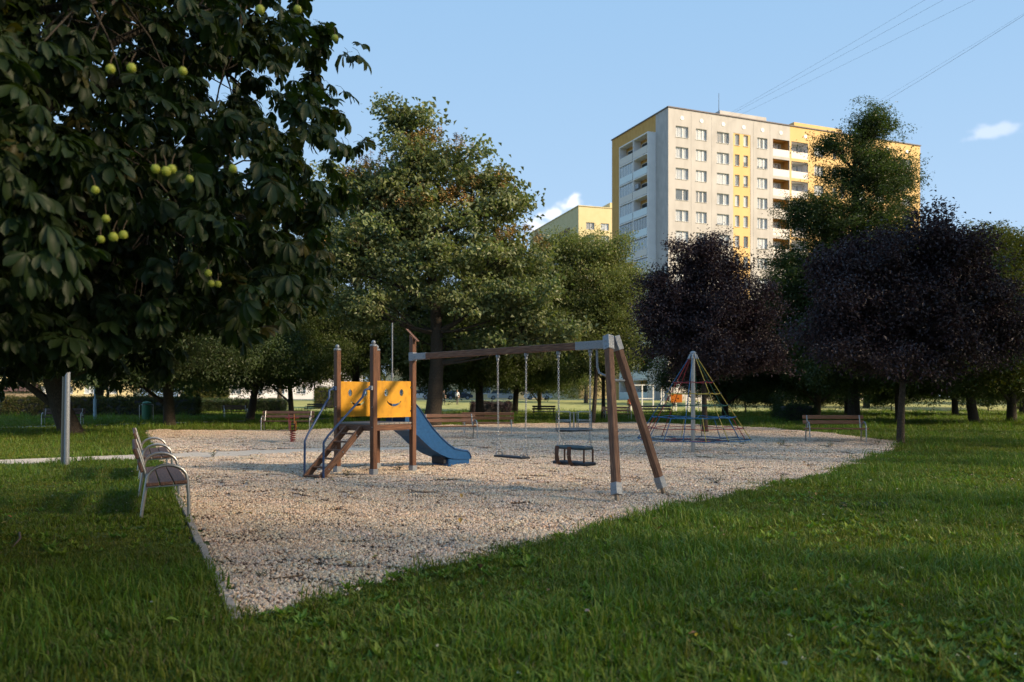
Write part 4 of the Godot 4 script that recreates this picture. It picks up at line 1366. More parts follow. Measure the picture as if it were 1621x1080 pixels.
func _chestnut() -> void:
	var r := random(200)
	var root := P(-5.9, 7.4)
	var t := thing("chestnut_tree", "large horse chestnut with green spiky fruit filling the upper left", "tree", root)
	var C := P(-5.9, 7.2, 4.2) - root
	var E := Vector3(4.1, 4.6, 4.7)
	var E_low := Vector3(4.1, 2.5, 4.7)
	var tr := MB.new()
	var pts := []
	var rad := []
	for i in 9:
		var k := i / 8.0
		pts.append(Vector3(0.25 * sin(k * 3.0), -0.12 + 8.2 * k, 0.15 * sin(k * 5.0)))
		rad.append(0.36 * (1.0 - 0.75 * k) * (1.4 if i == 0 else 1.0))
	tr.tube(pts, rad, 12)
	part(t, "trunk", tr, M.bark)
	var limbs := []
	var br := MB.new()
	for i in 22:
		var an := TAU * i / 22.0 * 2.0 + r.randf_range(-0.2, 0.2)
		var el := r.randf_range(-0.75, 0.9)
		var dv := Vector3(cos(an) * cos(el), sin(el), sin(an) * cos(el))
		var tip := C + dv * (E if dv.y > 0.0 else E_low) * 0.82
		var a: Vector3 = pts[clampi(int((tip.y * 0.45 + 1.4) / 8.2 * 8.0), 2, 7)]
		var mid := a.lerp(tip, 0.55) + Vector3.UP * 0.9
		var limb := []
		for k in 8:
			var q := k / 7.0
			limb.append(a * (1 - q) * (1 - q) + mid * 2.0 * q * (1 - q) + tip * q * q + Vector3(r.randfn(0, 0.05), r.randfn(0, 0.05), r.randfn(0, 0.05)))
		limbs.append(limb)
		br.tube(limb, [0.11, 0.085, 0.068, 0.054, 0.042, 0.032, 0.024, 0.014], 7)
	var meshes := []
	for s in 5:
		meshes.append(chestnut_leaf(210 + s))
	var nz := FastNoiseLite.new()
	nz.seed = 21
	nz.frequency = 0.9
	var eye := Vector3(0, 1.5, 0) - root
	var leaves := []           # [how large it shows, variant, transform, tint]
	var tips := 4200
	for i in tips:
		var dv := Vector3(r.randfn(0, 1), r.randfn(0, 1), r.randfn(0, 1)).normalized()
		var q := pow(r.randf(), 0.28) * (1.0 + nz.get_noise_3dv(dv * 1.7) * 0.30)
		var p := C + dv * (E if dv.y > 0.0 else E_low) * q
		if dv.y < 0.0:                               # a broad, flat underside
			p.y = C.y - 2.5 * pow(-dv.y, 0.55) * q
		if p.y < 1.68:
			continue
		var to := eye - p
		var inside_view := p.y + root.y < 1.5 + 0.62 * -(p.z + root.z) + 1.0
		if i % 3 == 0 or (inside_view and q > 0.8):
			var limb: Array = limbs[0]
			var best := 1e9
			for l in limbs:
				var dd: float = p.distance_squared_to(l[5])
				if dd < best:
					best = dd
					limb = l
			var s: Vector3 = limb[r.randi_range(4, 7)]
			if s.distance_to(p) < 1.1:
				br.tube([s, s.lerp(p, 0.5) + Vector3.UP * 0.12 * s.distance_to(p), p], [0.014, 0.009, 0.005], 4, false)
		var tone := r.randf_range(0.8, 1.2)
		var yellow := 0.35 * maxf(0.0, r.randfn(0, 0.6))
		for k in r.randi_range(5, 8):
			var head := Vector3(dv.x, 0, dv.z).normalized().rotated(Vector3.UP, r.randfn(0, 1.1))
			var pitch := r.randf_range(-1.15, 0.15)
			var x := (head * cos(pitch) + Vector3.UP * sin(pitch)).normalized()
			var z := x.cross(Vector3.UP).normalized().rotated(x, r.randfn(0, 0.3))
			var b := Basis(x, z.cross(x), z)
			var sc := r.randf_range(0.6, 1.08)
			var at := p + Vector3(r.randfn(0, 0.05), r.randfn(0, 0.05), r.randfn(0, 0.05))
			var world := at + root
			var shows := 0.0
			var d := -world.z
			if d > 1.0 and absf(world.x / d) < 0.66 and (world.y - 1.5) / d < 0.5 and (world.y - 1.5) / d > -0.3:
				# the near face of the crown counts; the far side is hidden by it
				shows = sc / d * (1.0 if dv.dot(to.normalized()) > 0.15 and q > 0.86 else 0.1)
			var g := tone * r.randf_range(0.85, 1.15)
			var tint := Color(g * (1.0 + yellow), g * (1.0 + yellow * 0.35), g)
			if r.randf() < 0.07:
				tint = Color(2.2, 1.2, 0.9) * g
			leaves.append([shows, r.randi() % 5, Transform3D(b.scaled(Vector3(sc, sc, sc)), at), tint])
	leaves.sort_custom(func(a, b): return a[0] > b[0])
	part(t, "branches", br, M.bark)
	for i in 300:
		put(t, "leaf", meshes[leaves[i][1]], leaves[i][2])
	for v in 5:
		var w := []
		var c := PackedColorArray()
		for i in range(300, leaves.size()):
			if leaves[i][1] == v:
				w.append(leaves[i][2])
				c.append(leaves[i][3])
		copies(t, "foliage", meshes[v], w, c)
	# spiky green fruit, hanging in twos and threes
	var fm := MB.new()
	var fr := random(220)
	fm.ball(Vector3.ZERO, 0.027, 14)
	for i in 46:
		var dv := Vector3(fr.randfn(0, 1), fr.randfn(0, 1), fr.randfn(0, 1)).normalized()
		var a := dv.cross(Vector3(0.3, 0.7, 0.6)).normalized() * 0.0024
		var b := dv.cross(a).normalized() * 0.0024
		var base := dv * 0.0262
		var tip := dv * 0.0325
		fm.tri(base + a, base - a * 0.5 + b, tip)
		fm.tri(base - a * 0.5 + b, base - a * 0.5 - b, tip)
		fm.tri(base - a * 0.5 - b, base + a, tip)
	var fruit := fm.mesh(M.husk)
	var st := MB.new()
	st.tube([Vector3(0, 0.026, 0), Vector3(0.006, 0.06, 0.004), Vector3(0.022, 0.095, 0.012)], [0.0035, 0.003, 0.003], 4)
	var stalk := st.mesh(M.twig)
	for q in [[-2.06, 3.18, 4.21], [-1.98, 3.21, 4.27], [-1.8, 3.28, 4.49], [-2.05, 2.81, 4.72], [-2.01, 2.81, 4.77], [-1.99, 2.83, 4.8], [-1.94, 2.81, 4.94], [-2.32, 2.65, 4.57], [-2.35, 2.53, 4.75], [-2.43, 2.43, 4.85], [-2.37, 2.45, 4.88], [-2.33, 2.47, 4.92], [-1.29, 3.83, 4.94], [-1.44, 3.71, 4.69], [-1.16, 3.85, 5.38], [-2.14, 2.37, 5.78], [-2.18, 2.32, 5.95], [-2.17, 2.33, 6.06], [-1.75, 2.93, 5.15]]:
		var z := fr.randf_range(0.82, 1.05)
		var o := put(t, "fruit", fruit, Transform3D(Basis(Vector3.UP, fr.randf() * TAU).scaled(Vector3(z, z, z)), P(q[0], q[2], q[1]) - root))
		put(o, "stalk", stalk)


# ------------------------------------------------------------------ play equipment
func _playground() -> void:
	var B := P(-2.61, 15.48)
	var u := P(0.615, 0.788)                       # unit, towards the slide
	var v := P(-0.788, 0.615)                      # unit, away to the left
	var s := 1.04
	var t := thing("play_tower", "wooden play tower with yellow smiling panels, blue slide and swing frame", "play tower", B)
	var A := v * s
	var C := u * s + v * s
	var D := u * s
	var Y := Vector3.UP
	var deck := 1.0
	var posts := [[Vector3.ZERO, 2.46], [A, 2.42], [C, 2.46], [D, 2.66]]
	for i in 4:
		var p: Vector3 = posts[i][0]
		var h: float = posts[i][1]
		var m := MB.new()
		m.bar(p + Y * 0.10, p + Y * h, 0.105, 0.105, 0.008, u)
		if i == 3:                                   # cut on the slant
			for q in [[-0.05, 0.06], [-0.017, 0.04], [0.017, 0.02]]:
				m.bar(p + v * (-q[0] - 0.015) + Y * h, p + v * (-q[0] - 0.015) + Y * (h + q[1]), 0.105, 0.034, 0.002, u)
		var o := part(t, "post", m, M.post_wood)
		var f := MB.new()
		f.bar(p - Y * 0.05, p + Y * 0.135, 0.122, 0.122, 0.004, u)
		part(o, "foot_bracket", f, M.galvanised)
		if i < 3:
			var c := MB.new()
			c.lathe(p + Y * h, [[0.0, 0.03], [0.05, 0.028], [0.072, 0.02], [0.072, -0.012], [0.06, -0.014]], 16)
			c.ball(p + Y * (h + 0.062), 0.042, 14)
			part(o, "cap", c, M.galvanised)
		else:
			var c := MB.new()
			c.bar(p + v * 0.17 + Y * (h + 0.19), p - v * 0.15 + Y * (h - 0.07), 0.07, 0.014, 0.003, u)
			part(o, "slanted_board", c, M.beam_wood)
		for y in [deck - 0.08, 1.3, 1.68]:
			var b := MB.new()
			b.ball(p - u * 0.054 - v * 0.02 + Y * y, 0.012, 8)
			part(o, "bolt", b, M.galvanised)
	# deck boards and the beams under them
	for i in 8:
		var k := (i + 0.5) / 8.0
		var m := MB.new()
		m.bar(u * s * k + v * -0.02 + Y * (deck - 0.018), u * s * k + v * (s + 0.02) + Y * (deck - 0.018), s / 8.0 - 0.006, 0.034, 0.004, u)
		part(t, "deck_board", m, M.deck)
	for q in [[Vector3.ZERO, D], [A, C], [Vector3.ZERO, A], [D, C]]:
		var a: Vector3 = q[0]
		var b: Vector3 = q[1]
		var dv := (b - a).normalized()
		timber(t, "deck_beam", a + dv * 0.056 + Y * (deck - 0.095), b - dv * 0.056 + Y * (deck - 0.095), 0.045, 0.11, 0.005, dv.cross(Y), M.post_wood)
	# two yellow panels with a cut-out smile
	for q in [[Vector3.ZERO, D, -v], [A, C, v]]:
		var a: Vector3 = q[0]
		var b: Vector3 = q[1]
		var n: Vector3 = q[2]
		var x := (b - a).normalized()
		var w := s - 0.125
		var pn := CSGBox3D.new()
		pn.name = "smile_panel"
		pn.size = Vector3(w, 0.70, 0.022)
		pn.material = M.yellow_panel
		pn.transform = Transform3D(Basis(x, Y, x.cross(Y)), (a + b) * 0.5 + Y * 1.45)
		for ex in [-0.20, 0.20]:
			var eye := CSGCylinder3D.new()
			eye.name = "eye_hole"
			eye.operation = CSGShape3D.OPERATION_SUBTRACTION
			eye.radius = 0.05
			eye.height = 0.2
			eye.sides = 22
			eye.material = M.panel_edge
			eye.transform = Transform3D(Basis(Vector3(1, 0, 0), Vector3(0, 0, 1), Vector3(0, -1.35, 0)), Vector3(ex, 0.125, 0))
			pn.add_child(eye, true)
		var poly := PackedVector2Array()
		for i in 17:
			var an := lerpf(-PI * 0.84, -PI * 0.16, i / 16.0)
			poly.append(Vector2(cos(an) * 0.215, sin(an) * 0.185 + 0.025))
		for i in 17:
			var an := lerpf(-PI * 0.16, -PI * 0.84, i / 16.0)
			poly.append(Vector2(cos(an) * 0.215, sin(an) * 0.135 + 0.022))
		var mouth := CSGPolygon3D.new()
		mouth.name = "mouth_hole"
		mouth.operation = CSGShape3D.OPERATION_SUBTRACTION
		mouth.polygon = poly
		mouth.depth = 0.2
		mouth.position = Vector3(0, 0.02, 0.1)
		mouth.material = M.panel_edge
		pn.add_child(mouth, true)
		t.add_child(pn, true)
		for y in [1.22, 1.68]:
			for e in [-1.0, 1.0]:
				var c := MB.new()
				c.box(Transform3D(Basis(x, Y, x.cross(Y)), (a + b) * 0.5 + x * e * (w * 0.5 + 0.005) + Y * y), Vector3(0.05, 0.035, 0.034), 0.004)
				part(t, "panel_clip", c, M.navy_rubber)
	var rod := MB.new()
	var rp := C.lerp(D, 0.42) + u * 0.02
	rod.tube([rp + Y * (deck - 0.1), rp + Y * 3.0], 0.014, 8)
	rod.lathe(rp + Y * 1.93, [[0.012, 0.05], [0.028, 0.04], [0.028, -0.04], [0.012, -0.05]], 10)
	part(t, "steel_rod", rod, M.galvanised)
	# ladder on the side towards the camera's left
	var mid := v * s * 0.5
	var top := mid - u * 0.02 + Y * (deck - 0.10)
	var foot := mid - u * 1.02
	for e in [-1.0, 1.0]:
		var o := timber(t, "ladder_side", top + v * e * 0.21, foot + v * e * 0.21, 0.045, 0.125, 0.006, v, M.beam_wood)
		var back := o.transform.affine_inverse()
		for k in 3:
			var b := MB.new()
			b.ball(top.lerp(foot, 0.15 + 0.33 * k) + v * e * 0.235, 0.014, 8)
			part(o, "bolt", b, M.galvanised, back)
	for k in 6:
		var c := top.lerp(foot, (k + 0.35) / 6.0 + 0.06)
		var m := MB.new()
		m.bar(c - v * 0.187, c + v * 0.187, 0.125, 0.026, 0.004, u)
		part(t, "ladder_step", m, M.step_wood)
	for e in [-1.0, 1.0]:
		var pa: Vector3 = A if e > 0.0 else Vector3.ZERO
		var side: Vector3 = v * e * 0.27
		var hi := pa - u * 0.075 + Y * 1.66
		var bend: Vector3 = mid + side - u * 0.98 + Y * 0.70
		var pts := [hi + u * 0.02, hi - u * 0.03, (hi - u * 0.10).lerp(bend, 0.04) - Y * 0.005, hi.lerp(bend, 0.18), hi.lerp(bend, 0.55), hi.lerp(bend, 0.9), bend - u * 0.0 - Y * 0.03, bend - Y * 0.09, mid + side - u * 0.985 + Y * 0.2, mid + side - u * 0.985 - Y * 0.08]
		var m := MB.new()
		m.tube(pts, 0.021, 10)
		var o := part(t, "handrail", m, M.blue_paint)
		var c := MB.new()
		c.box(Transform3D(Basis(u, Y, u.cross(Y)), hi + u * 0.006), Vector3(0.05, 0.085, 0.085), 0.008)
		part(o, "clamp", c, M.galvanised if e < 0.0 else M.blue_paint)
	# slide: a moulded trough swept from the deck to the ground
	var prof := [[0.0, 1.5, 1.02, 0.84], [0.2, 1.44, 0.99, 0.8], [0.4, 1.28, 0.88, 0.68], [0.6, 1.06, 0.72, 0.53], [0.8, 0.86, 0.56, 0.4], [1.04, 0.665, 0.4, 0.285], [1.28, 0.505, 0.285, 0.2], [1.48, 0.4, 0.22, 0.16], [1.68, 0.36, 0.195, 0.14], [1.88, 0.335, 0.185, 0.13], [1.976, 0.27, 0.17, 0.13], [2.016, 0.19, 0.15, 0.13]]
	var so := u * (s + 0.03) + v * s * 0.5
	var sm := MB.new()
	var sections := []
	for q in prof:
		var o: Vector3 = so + u * q[0]
		var hw := 0.24
		var zt: float = q[1]
		var zf: float = q[2]
		var zb: float = q[3]
		var ring := []
		for e in [[-hw - 0.03, zb], [-hw - 0.035, zt - 0.045], [-hw - 0.06, zt - 0.02], [-hw - 0.05, zt], [-hw + 0.012, zt], [-hw + 0.022, zt - 0.02], [-hw + 0.05, zf + 0.05], [-hw + 0.10, zf + 0.006], [0.0, zf], [hw - 0.10, zf + 0.006], [hw - 0.05, zf + 0.05], [hw - 0.022, zt - 0.02], [hw - 0.012, zt], [hw + 0.05, zt], [hw + 0.06, zt - 0.02], [hw + 0.035, zt - 0.045], [hw + 0.03, zb]]:
			ring.append(o - v * e[0] + Y * e[1])
		sections.append(ring)
	for i in sections.size() - 1:
		for k in 17:
			var k2 := (k + 1) % 17
			var mid_p: Vector3 = (sections[i][k] + sections[i + 1][k2]) * 0.5
			var cen: Vector3 = so + u * (prof[i][0] + prof[i + 1][0]) * 0.5 + Y * (prof[i][2] + prof[i][3]) * 0.5
			sm.face(sections[i][k], sections[i][k2], sections[i + 1][k2], sections[i + 1][k], mid_p - cen)
	for e in [0, sections.size() - 1]:
		for k in range(1, 15):
			var ring: Array = sections[e]
			sm.face(ring[0], ring[k], ring[k + 1], ring[16], u * (1.0 if e > 0 else -1.0))
	var sl := part(t, "slide", sm, M.blue_plastic)
	var bx := MB.new()
	var b0 := so + u * 1.67
	bx.box(Transform3D(Basis(u, Y, u.cross(Y)), b0 + Y * 0.075), Vector3(0.68, 0.19, 0.50), 0.02)
	part(sl, "slide_foot", bx, M.blue_plastic)
	var kb := MB.new()
	kb.box(Transform3D(Basis(u, Y, u.cross(Y)), so + u * 1.29 + Y * 0.16), Vector3(0.10, 0.18, 0.36), 0.01)
	part(sl, "bracket", kb, M.navy_rubber)
	# swing beam from the tall post to an A-frame
	var apex := P(1.496, 12.34) - B
	var bh := 2.29
	var bd := (apex - D).normalized()
	var bn := bd.cross(Y).normalized()
	var bl := D.distance_to(apex)
	timber(t, "swing_beam", D + bd * 0.05 + Y * bh, apex + Y * bh, 0.09, 0.115, 0.008, bn, M.beam_wood)
	var c1 := MB.new()
	c1.bar(D + Y * (bh - 0.085), D + Y * (bh + 0.085), 0.118, 0.118, 0.004, u)
	c1.bar(D + bd * 0.062 + Y * bh, D + bd * 0.50 + Y * bh, 0.10, 0.125, 0.004, bn)
	for k in [[0.13, 0.0], [0.44, 0.0]]:
		c1.ball(D + bd * k[0] + Y * (bh + k[1]) + bn * 0.052, 0.013, 8)
	part(t, "beam_bracket", c1, M.galvanised)
	var c2 := MB.new()
	c2.bar(apex - bd * 0.72 + Y * bh, apex - bd * 0.07 + Y * bh, 0.10, 0.125, 0.004, bn)
	part(t, "beam_bracket", c2, M.galvanised)
	var feet := [P(1.47, 11.48) - B, P(2.31, 12.42) - B]
	for i in 2:
		var base: Vector3 = feet[i]
		var across: Vector3 = (feet[1] - feet[0]).normalized() * (0.085 if i == 1 else -0.085)
		var hi: Vector3 = apex + across + Y * (bh + 0.10)
		var dv := (hi - base).normalized()
		var o := timber(t, "swing_leg", base + dv * 0.24, hi - dv * 0.03, 0.105, 0.105, 0.008, bn, M.beam_wood)
		var back := o.transform.affine_inverse()
		var f := MB.new()
		f.bar(base + dv * 0.13, base + dv * 0.30, 0.12, 0.12, 0.004, bn)
		for e in [-1.0, 1.0]:
			f.ball(base + dv * 0.21 + bn * 0.06 + dv.cross(bn) * 0.03 * e, 0.012, 8)
		part(o, "foot_bracket", f, M.galvanised, back)
		var g := MB.new()
		g.bar(base - dv * 0.12, base + dv * 0.14, 0.05, 0.05, 0.004, bn)
		part(o, "ground_stake", g, M.tan_paint, back)
		var cp := MB.new()
		cp.bar(hi - dv * 0.20, hi + dv * 0.02, 0.122, 0.122, 0.005, bn)
		for y in [0.06, 0.14]:
			cp.ball(hi - dv * y + bn * -0.062, 0.013, 8)
			cp.ball(hi - dv * y + bn * 0.062, 0.013, 8)
		part(o, "cap_bracket", cp, M.galvanised, back)
	# bent steel brace under the apex, with a cross bar between the legs
	var br := MB.new()
	var leg_mid0: Vector3 = (feet[0] as Vector3).lerp(apex + Y * bh, 0.76)
	var leg_mid1: Vector3 = (feet[1] as Vector3).lerp(apex + Y * bh, 0.76)
	var cross_mid := leg_mid0.lerp(leg_mid1, 0.5)
	br.tube([apex - bd * 0.30 + Y * (bh - 0.06), apex - bd * 0.29 + Y * (bh - 0.34), apex - bd * 0.25 + Y * (bh - 0.43), cross_mid - bd * 0.03, cross_mid], 0.018, 8)
	br.tube([leg_mid0, leg_mid1], 0.018, 8)
	part(t, "brace", br, M.galvanised)

	_swing("flat_swing", "flat black swing seat hanging from two long chains", D + B, bd, bn, bl, 0.4968, 0.637, bh, 0)
	_swing("cradle_swing", "toddler swing with rail and brown leather strap, beside the A-frame leg", D + B, bd, bn, bl, 0.7835, 0.917, bh, 1)
	_pyramid()
	_carousel()
	_rocker()


func chain(mb: MB, a: Vector3, b: Vector3, link := 0.042) -> void:
	var n := int(a.distance_to(b) / (link * 0.78))
	var dv := (b - a).normalized()
	var x := dv.cross(Vector3(0.3, 0.1, 1)).normalized()
	var z := dv.cross(x)
	for i in n:
		var c := a.lerp(b, (i + 0.5) / n)
		var w := (x if i % 2 == 0 else z) * link * 0.30
		var h := dv * link * 0.36
		mb.tube([c - h + w, c + h + w, c + h * 1.35, c + h - w, c - h - w, c - h * 1.35, c - h + w], 0.005, 5, false)


func _swing(called: String, label: String, o: Vector3, bd: Vector3, bn: Vector3, bl: float, t0: float, t1: float, bh: float, kind: int) -> void:
	var a := o + bd * bl * t0
	var b := o + bd * bl * t1
	var mid := (a + b) * 0.5
	var Y := Vector3.UP
	var t := thing(called, label, "swing", mid)
	var seat_h := 0.47 if kind == 0 else 0.455
	var hi := seat_h + 0.10 if kind == 0 else 0.72
	for e in [a - mid, b - mid]:
		var hook := MB.new()
		hook.lathe(e + Y * (bh - 0.155), [[0.0, 0.095], [0.032, 0.094], [0.036, 0.08], [0.036, 0.05], [0.022, 0.035], [0.026, 0.0], [0.016, -0.02], [0.0, -0.025]], 12)
		part(t, "hanger", hook, M.galvanised)
		var c := MB.new()
		var split: Vector3 = e * 0.97 + Y * (hi + 0.14)
		chain(c, e + Y * (bh - 0.17), split)
		for q in [-1.0, 1.0]:
			chain(c, split, e * 0.88 + bn * 0.075 * q + Y * (hi - 0.075 if kind == 0 else hi - 0.02))
		part(t, "chain", c, M.chain_steel)
	var len := a.distance_to(b) * 0.98
	if kind == 0:
		var m := MB.new()
		m.box(Transform3D(Basis(bd, Y, bd.cross(Y)), Y * seat_h), Vector3(len, 0.035, 0.21), 0.012)
		var s := part(t, "seat", m, M.navy_rubber)
		for e in [-1.0, 1.0]:
			for q in [-1.0, 1.0]:
				var k := MB.new()
				k.tube([bd * e * len * 0.44 + bn * q * 0.075 + Y * (seat_h + 0.015), bd * e * len * 0.44 + bn * q * 0.075 + Y * (seat_h + 0.06)], 0.011, 8)
				part(s, "chain_stud", k, M.galvanised)
	else:
		var m := MB.new()
		m.box(Transform3D(Basis(bd, Y, bd.cross(Y)), Y * seat_h), Vector3(len * 1.04, 0.05, 0.27), 0.015)
		part(t, "seat", m, M.navy_rubber)
		var ring := []
		for i in 25:
			var an := TAU * i / 24.0
			var x := signf(cos(an)) * pow(absf(cos(an)), 0.5) * len * 0.46
			var z := signf(sin(an)) * pow(absf(sin(an)), 0.5) * 0.135
			ring.append(bd * x + bn * z + Y * 0.70)
		var rg := MB.new()
		rg.tube(ring, 0.026, 10, false)
		part(t, "safety_rail", rg, M.teal_rubber)
		for e in [-1.0, 1.0]:
			for q in [-1.0, 1.0]:
				var k := MB.new()
				k.bar(bd * e * len * 0.45 + bn * q * 0.10 + Y * (seat_h + 0.025), bd * e * len * 0.45 + bn * q * 0.10 + Y * 0.68, 0.035, 0.012, 0.003, bd)
				part(t, "side_strap", k, M.leather_brown)
		var st := MB.new()
		for e in [-0.12, 0.22]:
			var pts := [Vector3(0, 0.72, 0.16), Vector3(0, 0.58, 0.175), Vector3(0.02, 0.47, 0.165), Vector3(0.04, 0.425, 0.13), Vector3(0.06, 0.42, 0.05)]
			for i in 4:
				var p: Vector3 = pts[i]
				var q: Vector3 = pts[i + 1]
				st.bar(bd * (e * 0.8 - 0.12 + p.x) * 1.0 - bn * -p.z + Y * p.y, bd * (e * 0.8 - 0.12 + q.x) - bn * -q.z + Y * q.y, 0.085, 0.008, 0.002, bd)
		part(t, "leather_strap", st, M.leather_brown)


func _pyramid() -> void:
	var t := thing("rope_pyramid", "rope climbing pyramid with steel mast and coloured ropes", "climbing net", P(4.83, 21.9))
	var Y := Vector3.UP
	var m := MB.new()
	m.tube([Y * -0.1, Y * 2.66], 0.058, 16)
	part(t, "mast", m, M.steel_tube)
	var cap := MB.new()
	cap.lathe(Y * 2.60, [[0.062, 0.0], [0.085, 0.01], [0.085, 0.07], [0.06, 0.10], [0.0, 0.115]], 16)
	part(t, "mast_head", cap, M.galvanised)
	var names := ["yellow", "yellow", "blue", "red", "blue", "red", "green", "green"]
	var n := 8
	var line := func(h: float) -> float: return 0.10 + (2.56 - h) * (1.50 - 0.10) / (2.56 - 0.36)
	var turn := 0.38
	for i in n:
		var an := turn + TAU * i / n
		var dv := Vector3(cos(an), 0, sin(an))
		var r := MB.new()
		r.tube([dv * 0.085 + Y * 2.58, dv * float(line.call(1.4)) + Y * 1.38, dv * 1.50 + Y * 0.36], 0.0105, 6)
		part(t, "rope", r, M["rope_" + names[i]])
		var k := MB.new()
		k.tube([dv * 0.075 + Y * 2.62, dv * 0.13 + Y * 2.50], 0.026, 8)
		part(t, "rope_socket", k, M.galvanised)
		var a := MB.new()
		chain(a, dv * 1.50 + Y * 0.36, dv * 2.02 + Y * 0.015, 0.06)
		part(t, "anchor_chain", a, M.chain_steel)
	var levels := [[1.89, "red"], [1.59, "yellow"], [1.28, "green"], [0.97, "blue"], [0.68, "red"], [0.38, "blue"]]
	for q in levels:
		var h: float = q[0]
		var rad: float = line.call(h)
		var pts := []
		for i in n * 4 + 1:
			var an := turn + TAU * i / (n * 4)
			var f := absf(fmod(i / 4.0, 1.0) - 0.5) * 2.0
			var rr := rad * lerpf(cos(PI / n), 1.0, f)
			pts.append(Vector3(cos(an) * rr, h - 0.03 * (1.0 - f), sin(an) * rr))
		var r := MB.new()
		r.tube(pts, 0.0105, 6, false)
		var o := part(t, "ring_rope", r, M["rope_" + q[1]])
		for i in n:
			var an := turn + TAU * i / n
			var k := MB.new()
			k.ball(Vector3(cos(an) * rad, h, sin(an) * rad), 0.024, 8)
			part(o, "knot", k, M.rope_navy)
	# inner nets at two levels, spokes to the mast and a small ring between
	for q in [[0.97, "blue", "green"], [0.40, "navy", "red"]]:
		var h: float = q[0]
		var rad: float = line.call(h)
		for i in n:
			var an := turn + TAU * i / n
			var dv := Vector3(cos(an), 0, sin(an))
			var r := MB.new()
			r.tube([dv * 0.07 + Y * (h - 0.05), dv * rad * 0.5 + Y * (h - 0.06), dv * rad + Y * h], 0.011, 5, false)
			part(t, "net_rope", r, M["rope_" + q[1]])
		var pts := []
		for i in n + 1:
			var an := turn + TAU * i / n
			pts.append(Vector3(cos(an) * rad * 0.52, h - 0.06, sin(an) * rad * 0.52))
		var ring := MB.new()
		ring.tube(pts, 0.011, 5, false)
		part(t, "net_rope", ring, M["rope_" + q[2]])
	for i in n:
		var an := turn + TAU * (i + 0.5) / n
		var dv := Vector3(cos(an), 0, sin(an))
		var a := dv * float(line.call(0.97)) * 0.94 + Y * 0.94
		var b := dv * float(line.call(0.68)) * 0.94 + Y * 0.65
		var c := dv * float(line.call(0.38)) * 0.94 + Y * 0.35
		var r := MB.new()
		r.tube([a, b, c], 0.011, 5, false)
		part(t, "net_rope", r, M["rope_" + ["blue", "yellow", "blue", "red"][i % 4]])


func _carousel() -> void:
	var t := thing("merry_go_round", "grey steel merry-go-round with railings behind the swings", "merry-go-round", P(2.62, 34.8))
	var Y := Vector3.UP
	var d := MB.new()
	d.lathe(Y * 0.16, [[0.0, 0.0], [0.78, 0.0], [0.80, -0.01], [0.80, -0.06], [0.3, -0.09], [0.25, -0.18]], 28)
	part(t, "platform", d, M.galvanised)
	var p := MB.new()
	p.tube([Y * 0.15, Y * 0.82], 0.03, 8)
	p.lathe(Y * 0.82, [[0.0, 0.03], [0.2, 0.02], [0.2, 0.0], [0.0, -0.01]], 14)
	part(t, "wheel_post", p, M.steel_tube)
	for i in 4:
		var a0 := TAU * i / 4.0 + 0.25
		var a1 := a0 + 1.15
		for h in [0.86, 0.50]:
			var pts := []
			for k in 6:
				var an := lerpf(a0, a1, k / 5.0)
				pts.append(Vector3(cos(an) * 0.76, h, sin(an) * 0.76))
			if h > 0.6:
				pts.push_front(Vector3(cos(a0) * 0.76, 0.15, sin(a0) * 0.76))
				pts.push_back(Vector3(cos(a1) * 0.76, 0.15, sin(a1) * 0.76))
			var r := MB.new()
			r.tube(pts, 0.017, 7)
			part(t, "railing", r, M.steel_tube)
		var b := MB.new()
		var am := (a0 + a1) * 0.5
		b.box(Transform3D(Basis(Vector3.UP, -am), Vector3(cos(am) * 0.6, 0.42, sin(am) * 0.6)), Vector3(0.22, 0.03, 0.6), 0.006)
		part(t, "seat", b, M.black_paint if i % 2 else M.galvanised)


func _rocker() -> void:
	var t := thing("spring_rocker", "red and orange spring rocker seen end on", "spring rocker", P(-7.13, 26.7), 0.35)
	var pts := []
	for i in 61:
		var k := i / 60.0
		var an := k * TAU * 5.0
		pts.append(Vector3(cos(an) * 0.085, 0.02 + 0.36 * k, sin(an) * 0.085))
	var s := MB.new()
	s.tube(pts, 0.017, 7)
	part(t, "spring", s, M.red_paint)
	var pl := MB.new()
	pl.box(Transform3D(Basis(), Vector3(0, 0.395, 0)), Vector3(0.22, 0.03, 0.24), 0.006)
	part(t, "spring_plate", pl, M.red_paint)
	for e in [-1.0, 1.0]:
		var b := CSGPolygon3D.new()
		b.name = "side_panel"
		b.polygon = PackedVector2Array([Vector2(-0.36, 0.40), Vector2(-0.42, 0.55), Vector2(-0.40, 0.72), Vector2(-0.30, 0.70), Vector2(-0.12, 0.62), Vector2(0.05, 0.62), Vector2(0.14, 0.74), Vector2(0.18, 0.90), Vector2(0.28, 0.93), Vector2(0.38, 0.86), Vector2(0.36, 0.76), Vector2(0.28, 0.70), Vector2(0.30, 0.52), Vector2(0.24, 0.40)])
		b.depth = 0.02
		b.material = M.orange_paint if e > 0.0 else M.red_paint
		b.transform = Transform3D(Basis(Vector3.UP, PI / 2), Vector3(e * 0.085 - 0.01, 0, 0))
		t.add_child(b, true)
	var st := MB.new()
	st.box(Transform3D(Basis(), Vector3(0, 0.60, 0.05)), Vector3(0.19, 0.03, 0.26), 0.008)
	part(t, "seat", st, M.navy_rubber)
	var h := MB.new()
	h.tube([Vector3(-0.22, 0.80, -0.2), Vector3(0.22, 0.80, -0.2)], 0.014, 8)
	part(t, "handlebar", h, M.red_paint)
	var f := MB.new()
	f.tube([Vector3(-0.22, 0.48, -0.12), Vector3(0.22, 0.48, -0.12)], 0.014, 8)
	part(t, "footrest", f, M.black_paint)


